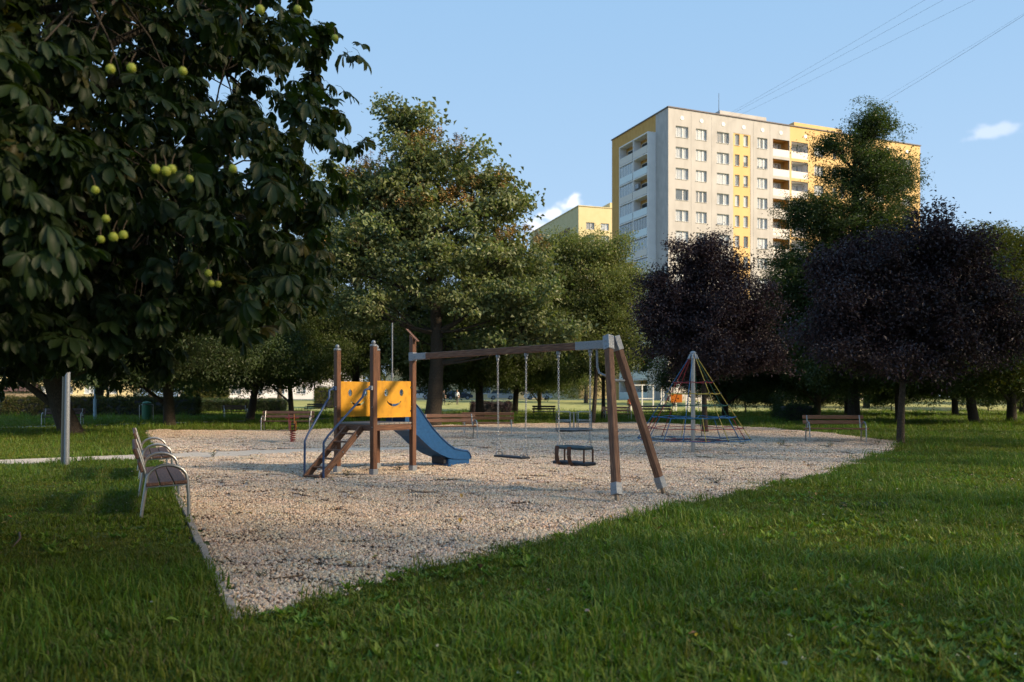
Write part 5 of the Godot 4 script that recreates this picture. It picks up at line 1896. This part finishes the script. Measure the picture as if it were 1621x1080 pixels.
# ------------------------------------------------------------------ benches
# x along the bench, front towards +z
func bench(label: String, at: Vector3, turn: float, len := 1.95, wood: Material = null, dark := false) -> Node3D:
	wood = wood if wood else M.bench_slat
	var t := thing("park_bench", label, "bench", at, turn, "park benches round the playground")
	var tube_m: Material = M.black_paint if dark else M.steel_tube
	for k in 3:
		var m := MB.new()
		m.box(Transform3D(Basis(Vector3.RIGHT, -0.06), Vector3(0, 0.445 + 0.008 * k, -0.13 + 0.155 * k)), Vector3(len, 0.042, 0.145), 0.008)
		part(t, "seat_slat", m, wood)
	for k in 2:
		var m := MB.new()
		m.box(Transform3D(Basis(Vector3.RIGHT, -0.30), Vector3(0, 0.655 + 0.165 * k, -0.262 - 0.052 * k)), Vector3(len, 0.125, 0.036), 0.008)
		part(t, "back_slat", m, wood)
	for e in [-1.0, 1.0]:
		var x: float = e * (len * 0.5 - 0.09)
		var pts := [Vector3(x, -0.05, 0.285), Vector3(x, 0.3, 0.275), Vector3(x, 0.46, 0.265)]
		for i in 11:
			var an := lerpf(0.0, PI, i / 10.0)
			pts.append(Vector3(x, 0.50 + sin(an) * 0.17, 0.035 + cos(an) * 0.225))
		pts.append_array([Vector3(x, 0.40, -0.205), Vector3(x, 0.2, -0.235), Vector3(x, -0.05, -0.265)])
		var m := MB.new()
		m.tube(pts, 0.021, 9)
		var o := part(t, "leg_frame", m, tube_m)
		var s := MB.new()
		s.tube([Vector3(x + 0.045 * -e, 0.40, -0.175), Vector3(x + 0.045 * -e, 0.60, -0.215), Vector3(x + 0.045 * -e, 0.88, -0.302)], 0.019, 8)
		part(o, "back_support", s, tube_m)
		var c := MB.new()
		c.bar(Vector3(x, 0.412, -0.2), Vector3(x, 0.425, 0.26), 0.03, 0.02, 0.003)
		part(o, "seat_bearer", c, tube_m)
	return t


func _benches() -> void:
	var along := atan2(0.465, 1.0)                  # the kerb's bearing
	# the pair beside the kerb faces the gravel, seen from its end
	var m1 := Vector2(-4.17 - 0.465 * 1.15, 9.85 + 1.15)
	var m2 := Vector2(-4.17 - 0.465 * 5.45 + 0.02, 9.85 + 5.45)
	bench("nearest bench, seen end on beside the kerb at the left", P(m1.x, m1.y), PI / 2 + along, 2.5, M.old_slat)
	bench("bench just behind the nearest one along the kerb", P(m2.x, m2.y), PI / 2 + along, 2.6, M.old_slat)
	bench("bench facing us at the right end of the gravel", P(10.6, 26.9), -0.10, 1.95)
	bench("bench half hidden behind the blue slide, its arm towards the swings", P(-2.15, 28.9), 0.33, 1.95)
	bench("bench seen from behind between slide and flat swing", P(-0.95, 32.6), PI, 2.05)
	bench("bench behind the spring rocker, left of the handrails", P(-9.6, 35.0), 0.05, 2.2, M.old_slat)
	bench("bench on the lawn behind the twin metal posts", P(-23.2, 42.4), 0.25, 2.0, M.old_slat)
	bench("small far bench between the two dark trunks on the left", P(-19.2, 57.0), 0.5, 1.7, M.old_slat)
	bench("far bench on the lawn right of the merry-go-round", P(6.4, 50.0), 0.2, 1.8, M.bench_slat)
	bench("dark far bench just left of the handrails, behind the path", P(-17.0, 71.0), -0.3, 2.0, M.black_paint, true)
	bench("black bench at the left of the merry-go-round", P(2.2, 57.0), PI, 1.6, M.black_paint, true)
	bench("black bench behind the rope pyramid's left side", P(9.6, 56.0), 0.0, 2.6, M.black_paint, true)


# ------------------------------------------------------------------ surroundings
func _hedge(called: String, label: String, at: Vector3, size: Vector3, turn: float, m: Material, s: int, group := "") -> void:
	var r := random(s)
	var t := thing(called, label, "hedge", at, turn, group)
	var core := MB.new()
	core.box(Transform3D(Basis(), Vector3(0, size.y * 0.46, 0)), Vector3(size.x - 0.24, size.y * 0.86, size.z - 0.24), 0.1)
	part(t, "stems", core, M.inside)
	var w := []
	var c := PackedColorArray()
	var n := int(2.0 * (size.x * size.y + size.z * size.y) * 34.0 + size.x * size.z * 34.0)
	for i in n:
		var p := Vector3(r.randf_range(-0.5, 0.5), r.randf(), r.randf_range(-0.5, 0.5))
		var f := r.randi() % 5
		if f == 0:
			p.x = -0.5
		elif f == 1:
			p.x = 0.5
		elif f == 2:
			p.y = 1.0
		elif f == 3:
			p.z = -0.5
		else:
			p.z = 0.5
		if size.x > 4.0 and f < 2 and r.randf() < 0.8:
			p.x = r.randf_range(-0.5, 0.5)
			p.z = 0.5
		w.append(Transform3D(Basis(Vector3(r.randfn(0, 1), r.randfn(0, 1), r.randfn(0, 1)).normalized(), r.randf() * TAU), p * (size - Vector3(0.16, 0.1, 0.16)) + Vector3(r.randfn(0, 0.05), r.randfn(0, 0.05), r.randfn(0, 0.05))))
		c.append(grey(r, 0.7, 1.3, 0.3))
	copies(t, "leaves", cluster(s, 30, Vector3(0.16, 0.14, 0.16), 0.07, 0.045).mesh(m), w, c)


func _car(label: String, at: Vector3, turn: float, m: Material) -> void:
	var t := thing("parked_car", label, "car", at, turn, "cars parked along the far street")
	var b := MB.new()
	var prof := [[-2.1, 0.35, 0.62], [-2.05, 0.3, 0.85], [-1.5, 0.25, 0.92], [-0.9, 0.25, 0.95], [0.9, 0.25, 0.95], [1.7, 0.25, 0.88], [2.05, 0.3, 0.78], [2.12, 0.35, 0.6]]
	for i in prof.size() - 1:
		var p: Array = prof[i]
		var q: Array = prof[i + 1]
		for e in [-1.0, 1.0]:
			b.face(Vector3(p[0], p[1], e * 0.85), Vector3(q[0], q[1], e * 0.85), Vector3(q[0], q[2], e * 0.82), Vector3(p[0], p[2], e * 0.82), Vector3(0, 0, e))
		b.face(Vector3(p[0], p[2], -0.82), Vector3(q[0], q[2], -0.82), Vector3(q[0], q[2], 0.82), Vector3(p[0], p[2], 0.82), Vector3.UP)
		b.face(Vector3(p[0], p[1], -0.85), Vector3(q[0], q[1], -0.85), Vector3(q[0], q[1], 0.85), Vector3(p[0], p[1], 0.85), Vector3.DOWN)
	for q in [prof[0], prof[-1]]:
		b.face(Vector3(q[0], q[1], -0.85), Vector3(q[0], q[1], 0.85), Vector3(q[0], q[2], 0.82), Vector3(q[0], q[2], -0.82), Vector3(q[0], 0, 0))
	b.face(Vector3(-1.25, 1.43, -0.6), Vector3(0.5, 1.45, -0.6), Vector3(0.5, 1.45, 0.6), Vector3(-1.25, 1.43, 0.6), Vector3.UP)
	part(t, "body", b, m)
	var g := MB.new()
	for e in [-1.0, 1.0]:
		g.face(Vector3(-1.75, 0.93, e * 0.80), Vector3(1.25, 0.94, e * 0.80), Vector3(0.5, 1.44, e * 0.605), Vector3(-1.25, 1.42, e * 0.605), Vector3(0, 0.3, e))
	g.face(Vector3(1.25, 0.94, -0.80), Vector3(1.25, 0.94, 0.80), Vector3(0.5, 1.44, 0.605), Vector3(0.5, 1.44, -0.605), Vector3(1, 1, 0))
	g.face(Vector3(-1.75, 0.93, -0.80), Vector3(-1.75, 0.93, 0.80), Vector3(-1.25, 1.42, 0.605), Vector3(-1.25, 1.42, -0.605), Vector3(-1, 1, 0))
	part(t, "windows", g, M.car_glass)
	for x in [-1.3, 1.3]:
		for e in [-1.0, 1.0]:
			var w := MB.new()
			w.tube([Vector3(x, 0.31, e * 0.68), Vector3(x, 0.31, e * 0.87)], 0.31, 16)
			var o := part(t, "wheel", w, M.tyre)
			var rim := MB.new()
			rim.tube([Vector3(x, 0.31, e * 0.86), Vector3(x, 0.31, e * 0.885)], 0.2, 12)
			part(o, "rim", rim, M.galvanised)
	for e in [-0.6, 0.6]:
		var l := MB.new()
		l.box(Transform3D(Basis(), Vector3(2.08, 0.68, e)), Vector3(0.06, 0.13, 0.32), 0.02)
		part(t, "headlight", l, M.white_paint)


# One continuous figure: tapered capsules joined by a smooth minimum, meshed as surface nets.
func _person(label: String, at: Vector3, turn: float, shirt: Color, trousers: Color, size: float, stride: float) -> void:
	var bones := [[Vector3(0, 1.62, 0), Vector3(0, 1.70, 0.01), 0.085, 0.092], [Vector3(0, 1.46, 0), Vector3(0, 1.58, 0), 0.05, 0.05], [Vector3(0, 1.02, 0), Vector3(0, 1.38, 0), 0.125, 0.15], [Vector3(-0.15, 1.40, 0), Vector3(0.15, 1.40, 0), 0.07, 0.07], [Vector3(-0.08, 0.95, 0), Vector3(0.08, 0.95, 0), 0.11, 0.11]]
	for e in [-1.0, 1.0]:
		var k: float = stride * e
		bones.append_array([[Vector3(0.10 * e, 0.92, 0), Vector3(0.11 * e, 0.50, 0.22 * k), 0.085, 0.06], [Vector3(0.11 * e, 0.50, 0.22 * k), Vector3(0.11 * e, 0.07, 0.20 * k - 0.1 * absf(k)), 0.058, 0.04], [Vector3(0.11 * e, 0.045, 0.20 * k - 0.1 * absf(k)), Vector3(0.12 * e, 0.04, 0.20 * k + 0.15 - 0.1 * absf(k)), 0.042, 0.036],
			[Vector3(0.19 * e, 1.39, 0), Vector3(0.24 * e, 1.10, -0.12 * k), 0.055, 0.043], [Vector3(0.24 * e, 1.10, -0.12 * k), Vector3(0.23 * e, 0.86, 0.06 - 0.1 * k), 0.042, 0.03], [Vector3(0.23 * e, 0.84, 0.06 - 0.1 * k), Vector3(0.23 * e, 0.74, 0.08 - 0.1 * k), 0.03, 0.02]])
	var cell := 0.035
	var lo := Vector3(-0.36, -0.02, -0.42)
	var nx := 21
	var ny := 53
	var nz := 24
	var field := PackedFloat32Array()
	field.resize(nx * ny * nz)
	for i in nx:
		for j in ny:
			for k in nz:
				var p := lo + Vector3(i, j, k) * cell
				var best := 9.0
				for b in bones:
					var a: Vector3 = b[0]
					var ab: Vector3 = b[1] - a
					var q := clampf((p - a).dot(ab) / ab.length_squared(), 0.0, 1.0)
					var dd: float = p.distance_to(a + ab * q) - lerpf(b[2], b[3], q)
					var h := clampf(0.5 + 0.5 * (best - dd) / 0.04, 0.0, 1.0)
					best = lerpf(best, dd, h) - 0.04 * h * (1.0 - h)
				field[(i * ny + j) * nz + k] = best
	var vert := {}
	var at_ := func(i: int, j: int, k: int) -> float: return field[(i * ny + j) * nz + k]
	for i in nx - 1:
		for j in ny - 1:
			for k in nz - 1:
				var sum := Vector3.ZERO
				var cnt := 0
				for e in [[0,0,0,1,0,0],[0,1,0,1,1,0],[0,0,1,1,0,1],[0,1,1,1,1,1],[0,0,0,0,1,0],[1,0,0,1,1,0],[0,0,1,0,1,1],[1,0,1,1,1,1],[0,0,0,0,0,1],[1,0,0,1,0,1],[0,1,0,0,1,1],[1,1,0,1,1,1]]:
					var fa: float = at_.call(i + e[0], j + e[1], k + e[2])
					var fb: float = at_.call(i + e[3], j + e[4], k + e[5])
					if (fa < 0.0) != (fb < 0.0):
						sum += Vector3(e[0], e[1], e[2]).lerp(Vector3(e[3], e[4], e[5]), fa / (fa - fb))
						cnt += 1
				if cnt:
					vert[Vector3i(i, j, k)] = lo + (Vector3(i, j, k) + sum / cnt) * cell
	var mb := MB.new()
	for i in range(1, nx - 1):
		for j in range(1, ny - 1):
			for k in range(1, nz - 1):
				var f0: float = at_.call(i, j, k)
				for ax in 3:
					var st := Vector3i(int(ax == 0), int(ax == 1), int(ax == 2))
					var f1: float = at_.call(i + st.x, j + st.y, k + st.z)
					if (f0 < 0.0) == (f1 < 0.0):
						continue
					var s1 := Vector3i(int(ax == 1), int(ax == 2), int(ax == 0))
					var s2 := Vector3i(int(ax == 2), int(ax == 0), int(ax == 1))
					var c := Vector3i(i, j, k)
					var q := [c, c - s1, c - s1 - s2, c - s2]
					if not q.all(func(x): return vert.has(x)):
						continue
					var y: float = vert[c].y
					var skin := Color(0.42, 0.26, 0.18)
					mb.col = skin
					if y > 1.70:
						mb.col = Color(0.05, 0.035, 0.025)
					elif y < 1.48 and y > 0.98 and (absf(vert[c].x) < 0.22 or y > 1.16):
						mb.col = shirt
					elif y < 0.98 and absf(vert[c].x) < 0.19:
						mb.col = trousers if y > 0.09 else Color(0.05, 0.05, 0.05)
					var out := Vector3(st) * (1.0 if f0 < 0.0 else -1.0)
					mb.face(vert[q[0]], vert[q[1]], vert[q[2]], vert[q[3]], out)
	var o := one("person", mb, M.person_cloth, label, "person", "people in the distance")
	o.transform = Transform3D(Basis(Vector3.UP, turn).scaled(Vector3.ONE * size), at)


func _surroundings() -> void:
	var Y := Vector3.UP
	# twin posts by the path on the left
	var t := thing("signpost", "pair of tall bare metal posts by the path at the left", "post", P(-9.5, 17.45))
	var m := MB.new()
	m.tube([Vector3(-0.045, -0.1, 0), Vector3(0.0, 2.78, -0.02)], [0.05, 0.045], 14)
	part(t, "post", m, M.tan_paint)
	m = MB.new()
	m.tube([Vector3(0.055, -0.1, 0.05), Vector3(0.09, 2.40, 0.05)], [0.056, 0.05], 14)
	part(t, "post", m, M.galvanised)
	for q in [["pale blue lamp post in front of the hedge", -25.4, 50.0, 4.4], ["far thin lamp post right of the green bin", -32.0, 80.0, 4.4]]:
		t = thing("lamp_post", q[0], "lamp post", P(q[1], q[2]), 0.0, "slim lamp posts")
		var h: float = q[3]
		m = MB.new()
		m.tube([Y * -0.1, Y * 1.35], 0.095 if q[2] > 40.0 else 0.03, 12)
		part(t, "base", m, M.lamp_paint)
		m = MB.new()
		m.tube([Y * 1.33, Y * h], [0.055, 0.045] if q[2] > 40.0 else [0.022, 0.018], 10)
		part(t, "pole", m, M.lamp_paint)
		if q[2] > 40.0:
			m = MB.new()
			m.lathe(Y * h, [[0.0, 0.32], [0.2, 0.28], [0.24, 0.18], [0.16, 0.02], [0.06, 0.0]], 14)
			part(t, "lamp_head", m, M.white_paint)
		else:
			m = MB.new()
			m.lathe(Y * 1.94, [[0.02, 0.06], [0.036, 0.05], [0.036, -0.04], [0.022, -0.05]], 10)
			part(t, "collar", m, M.lamp_paint)
	# litter bin
	t = thing("litter_bin", "round green litter bin on a steel frame by the far path", "bin", P(-22.6, 50.8), 0.2)
	m = MB.new()
	m.lathe(Vector3.ZERO, [[0.0, 0.06], [0.26, 0.06], [0.28, 0.10], [0.29, 0.98], [0.30, 1.0], [0.27, 1.0], [0.25, 0.4]], 22)
	part(t, "drum", m, M.green_paint)
	m = MB.new()
	m.lathe(Y * 1.08, [[0.0, 0.14], [0.2, 0.10], [0.3, 0.0], [0.28, 0.0]], 22)
	part(t, "lid", m, M.green_paint)
	m = MB.new()
	m.tube([Vector3(-0.42, -0.05, 0), Vector3(-0.42, 0.95, 0), Vector3(-0.40, 1.0, 0), Vector3(0.36, 1.02, 0), Vector3(0.37, 0.96, 0), Vector3(0.37, -0.05, 0)], 0.02, 8)
	part(t, "stand", m, M.steel_tube)
	# hedges and the clipped bush
	_hedge("hedge", "long clipped hedge behind the lamp post at the left", P(-33.0, 62.0), Vector3(18.0, 1.5, 1.3), 0.12, M.hedge_leaf, 301, "clipped hedges")
	_hedge("hedge", "darker hedge behind the bench between the trunks", P(-25.5, 77.0), Vector3(9.0, 1.3, 1.3), -0.15, M.leaf_dark, 302, "clipped hedges")
	_hedge("clipped_bush", "boxy clipped bush on the lawn left of the right bench", P(16.75, 48.8), Vector3(2.1, 1.05, 1.5), 0.1, M.leaf_dark, 303)
	_hedge("shrub", "low reddish brown shrub behind the central benches", P(-1.6, 63.0), Vector3(3.0, 1.1, 1.4), 0.0, M.leaf_purple, 304)
	_hedge("shrub", "sunlit yellow-green shrub left of the slide tower", P(-19.5, 88.0, 0.2), Vector3(3.0, 2.2, 2.0), 0.0, M.leaf_olive, 305)
	_hedge("shrub", "loose sunlit shrub between the bin and the dark tree", P(-31.0, 83.0, 0.1), Vector3(4.5, 2.8, 2.4), 0.3, M.leaf_olive, 306)
	# far street: asphalt, low pale buildings, cars
	var road := MB.new()
	_flat(road, PackedVector2Array([Vector2(-140, 122), Vector2(16, 122), Vector2(16, 138), Vector2(-140, 138)]), 1.02)
	struct("road", road, M.concrete)
	var k := 0
	for q in [[-92.0, 152.0, 40.0, 6.0, 8.0, "long low pale building behind the hedge at the left edge", M.wall_cream], [-46.0, 158.0, 34.0, 7.0, 8.0, "long low white building behind the trees left of the play tower", M.wall_white], [-8.0, 156.0, 30.0, 6.0, 8.0, "pale low building behind the parked cars", M.wall_cream]]:
		var b := thing("low_building", q[5], "building", P(q[0], q[1], 1.0), 0.25, "low buildings along the far street")
		var w: float = q[2]
		var h: float = q[3]
		var holes := []
		var n := int(w / 4.0)
		for i in n:
			holes.append([1.2 + i * (w - 2.0) / n, 1.0, 1.9, 1.5])
		var wl := MB.new()
		wall(wl, Vector3(-w * 0.5, 0, 0), Vector3.RIGHT, Vector3(0, 0, 1), w, h, holes, 0.2)
		part(b, "wall", wl, q[6])
		wl = MB.new()
		wall(wl, Vector3(w * 0.5, 0, -q[4]), Vector3(0, 0, 1), Vector3.RIGHT, q[4], h, [], 0.2)
		wall(wl, Vector3(-w * 0.5, 0, -q[4]), Vector3(0, 0, 1), Vector3.LEFT, q[4], h, [], 0.2)
		part(b, "end_wall", wl, q[6])
		var rf := MB.new()
		rf.box(Transform3D(Basis(), Vector3(0, h + 0.12, -q[4] * 0.5)), Vector3(w + 0.6, 0.25, q[4] + 0.6), 0.03)
		part(b, "roof", rf, M.roof_edge)
		var ic := MB.new()
		ic.box(Transform3D(Basis(), Vector3(0, h * 0.5, -q[4] * 0.5 - 0.4)), Vector3(w - 0.6, h - 0.2, q[4] - 1.4))
		part(b, "inner_core", ic, M.inside)
		var kit := window_kit(1.9, 1.5, [0.5])
		var rr := random(320 + k)
		for i in n:
			add_window(b, kit, Vector3(-w * 0.5 + holes[i][0], 1.0, -0.18), Vector3.RIGHT, Vector3(0, 0, 1), rr)
		k += 1
	_car("white car parked farthest left among the far cars", P(-14.5, 126.0, 1.03), 0.15, M.car_white)
	_car("silver car parked behind the flat swing's chains", P(-1.6, 125.0, 1.03), 0.1, M.car_silver)
	_car("white car parked just right of the silver one", P(4.0, 126.0, 1.03), PI + 0.1, M.car_white)
	_car("dark car parked behind the central benches, left of the silver one", P(-8.2, 127.0, 1.03), 0.1, M.car_dark)
	_person("person in a white shirt and dark trousers standing in the far sunlit gap", P(-6.4, 96.0, rise(96.0)), 2.6, Color(0.72, 0.72, 0.76), Color(0.10, 0.09, 0.08), 1.0, 0.3)
	_person("person in dark clothes standing beside a far trunk", P(-7.9, 95.0, rise(95.0)), 0.4, Color(0.04, 0.04, 0.05), Color(0.04, 0.04, 0.05), 1.0, 0.15)
	_person("small person in an orange top on the sunlit lawn left of the pyramid", P(10.6, 74.0), -0.8, Color(0.62, 0.14, 0.06), Color(0.16, 0.12, 0.10), 0.86, 0.5)
	# white climbing frame and goal-like frame beyond the rope pyramid
	t = thing("climbing_frame", "white posted climbing frame with orange panel beyond the rope pyramid", "climbing frame", P(16.2, 78.0))
	for i in 4:
		for j in 2:
			m = MB.new()
			m.bar(Vector3(i * 1.2 - 1.8, -0.1, -j * 1.2), Vector3(i * 1.2 - 1.8, 2.5 if i < 3 else 1.9, -j * 1.2), 0.12, 0.12, 0.01)
			part(t, "post", m, M.white_paint)
	for y in [0.5, 0.9, 1.3, 1.7]:
		m = MB.new()
		m.bar(Vector3(0.6, y, 0.075), Vector3(1.8, y, 0.075), 0.05, 0.06, 0.006)
		part(t, "rung", m, M.white_paint)
	m = MB.new()
	m.box(Transform3D(Basis(), Vector3(-0.6, 1.35, 0.085)), Vector3(1.1, 0.8, 0.04), 0.01)
	part(t, "panel", m, M.orange_paint)
	m = MB.new()
	m.box(Transform3D(Basis(), Vector3(-0.6, 0.9, -0.6)), Vector3(1.1, 0.06, 1.1), 0.01)
	part(t, "deck", m, M.deck)
	t = thing("pergola", "white open frame standing left of the far climbing frame", "frame", P(13.0, 82.0, 0.1))
	for i in 3:
		m = MB.new()
		m.bar(Vector3(i * 1.1 - 1.1, -0.2, 0), Vector3(i * 1.1 - 1.1, 2.6, 0), 0.12, 0.12, 0.01)
		part(t, "post", m, M.white_paint)
	for y in [2.54, 1.2]:
		m = MB.new()
		m.bar(Vector3(-1.04, y, 0), Vector3(1.04, y, 0), 0.10, 0.10, 0.01)
		part(t, "rail", m, M.white_paint)
	# small hut with a brown roof at the far left
	t = thing("garden_hut", "small hut with brown sloping roof behind the hedge at the left edge", "hut", P(-54.0, 90.0, rise(90.0)), 0.3)
	m = MB.new()
	m.box(Transform3D(Basis(), Vector3(0, 0.95, 0)), Vector3(3.2, 1.9, 2.6), 0.02)
	part(t, "wall", m, M.tan_paint)
	m = MB.new()
	for e in [-1.0, 1.0]:
		m.face(Vector3(-1.9, 1.75, e * 1.6), Vector3(1.9, 1.75, e * 1.6), Vector3(1.9, 2.6, 0), Vector3(-1.9, 2.6, 0), Vector3(0, 1, e))
	for x in [-1.85, 1.85]:
		m.tri(Vector3(x, 1.75, -1.6), Vector3(x, 1.75, 1.6), Vector3(x, 2.6, 0))
	part(t, "roof", m, M.old_slat)


# ------------------------------------------------------------------ small things
func _weed(label: String, x: float, d: float, size: float, s: int) -> void:
	var r := random(s)
	var t := thing("weed", label, "weed", P(x, d), 0.0, "weeds sprouting in the gravel")
	var st := MB.new()
	var lf := MB.new()
	for i in 6:
		var an := TAU * i / 6.0 + r.randf()
		var dv := Vector3(cos(an), r.randf_range(0.6, 2.0), sin(an)).normalized()
		st.tube([Vector3(0, -0.01, 0), dv * size * 0.5, dv * size + Vector3(dv.x, 0, dv.z) * size * 0.2], [0.004, 0.003, 0.0015], 4, false)
		for k in 7:
			var o := dv * size * (0.25 + 0.12 * k)
			var a2 := r.randf() * TAU
			var lv := Vector3(cos(a2), r.randf_range(-0.1, 0.6), sin(a2)).normalized() * size * r.randf_range(0.22, 0.4)
			var sd := lv.cross(Vector3.UP).normalized() * lv.length() * 0.22
			var g := r.randf_range(0.7, 1.3)
			lf.col = Color(0.06, 0.11, 0.025) * g
			lf.tri(o, o + lv * 0.5 + sd, o + lv)
			lf.tri(o, o + lv, o + lv * 0.5 - sd)
	part(t, "stem", st, M.twig)
	part(t, "leaves", lf, M.grass_blade).set_meta("kind", "stuff")


func _small_things() -> void:
	_weed("weed growing between the two nearest tower posts", -2.28, 16.4, 0.20, 401)
	_weed("small weed beside the ladder's foot", -3.08, 15.35, 0.14, 402)
	_weed("little weed near the gravel's front corner", -2.06, 6.75, 0.09, 403)
	_weed("weed at the far edge of the slide's shade", -2.5, 23.5, 0.28, 404)
	_weed("yellowish weed right of the rope pyramid's mast", 7.0, 25.0, 0.26, 405)
	_weed("weed by the rope pyramid's right anchor", 8.1, 24.6, 0.28, 406)
	_weed("weed growing before the right bench's left leg", 9.4, 24.2, 0.2, 407)
	_weed("weed under the right bench's right arm", 11.2, 25.2, 0.34, 408)
	_weed("weed on the pale path behind the near benches", -7.4, 20.3, 0.2, 409)
	_weed("weed at the edge of the grass, right of the A-frame", 3.55, 14.2, 0.16, 410)
	var tw := MB.new()
	tw.tube([P(-1.95, 6.62, 0.03), P(-1.83, 6.66, 0.034), P(-1.72, 6.74, 0.036), P(-1.64, 6.88, 0.038), P(-1.66, 7.02, 0.045)], [0.007, 0.0065, 0.006, 0.005, 0.004], 5)
	one("fallen_twig", tw, M.twig, "curved dead twig lying on the gravel near its front corner", "twig")
	var st := MB.new()
	st.tube([P(-5.25, 8.75, 0.05), P(-5.0, 8.35, 0.06), P(-4.9, 8.05, 0.02)], [0.012, 0.011, 0.008], 6)
	one("fallen_twig", st, M.twig, "reddish stick lying in the bare grass at the left edge", "twig")
	# large leaves lying on the lawn
	for q in [["broad pale green leaf standing in the grass at the front left", -2.15, 5.2, 0.5, Color(0.20, 0.30, 0.05)], ["pale grey-green leaf at the bottom right of the lawn", 1.42, 4.35, 1.9, Color(0.30, 0.34, 0.26)], ["yellow fallen leaf on the gravel beside the kerb", -3.3, 10.3, 1.1, Color(0.34, 0.24, 0.03)]]:
		var m := MB.new()
		m.col = q[4]
		var at := P(q[1], q[2], 0.075 if q[3] != 1.1 else 0.03)
		var b := Basis(Vector3.UP, q[3]) * Basis(Vector3.FORWARD, 0.35)
		var rows := []
		for k in 6:
			var a := k / 5.0
			var w := 0.032 * sin(PI * pow(a, 0.8)) + 0.0005
			rows.append([at + b * Vector3(a * 0.12 - 0.06, 0.012 * sin(PI * a) + w * 0.3, -w), at + b * Vector3(a * 0.12 - 0.06, 0.012 * sin(PI * a), 0), at + b * Vector3(a * 0.12 - 0.06, 0.012 * sin(PI * a) + w * 0.3, w)])
		for k in 5:
			for e in 2:
				m.face(rows[k][e], rows[k][e + 1], rows[k + 1][e + 1], rows[k + 1][e], Vector3.UP)
		one("fallen_leaf", m, M.grass_blade, q[0], "leaf")
	# the dark low clump in the lawn
	var r := random(420)
	var w := []
	var c := PackedColorArray()
	for i in 26:
		w.append(Transform3D(Basis(Vector3.UP, r.randf() * TAU).scaled(Vector3.ONE * r.randf_range(0.7, 1.2)), Vector3(r.randfn(0, 0.2), 0.04, r.randfn(0, 0.12))))
		c.append(grey(r, 0.6, 1.0, 0.2))
	var t := thing("grass_clump", "dark leafy clump standing alone in the lawn at the right", "plant", P(4.9, 10.8))
	copies(t, "leaves", cluster(421, 30, Vector3(0.12, 0.05, 0.12), 0.07, 0.03, -0.3).mesh(M.leaf_dark), w, c)
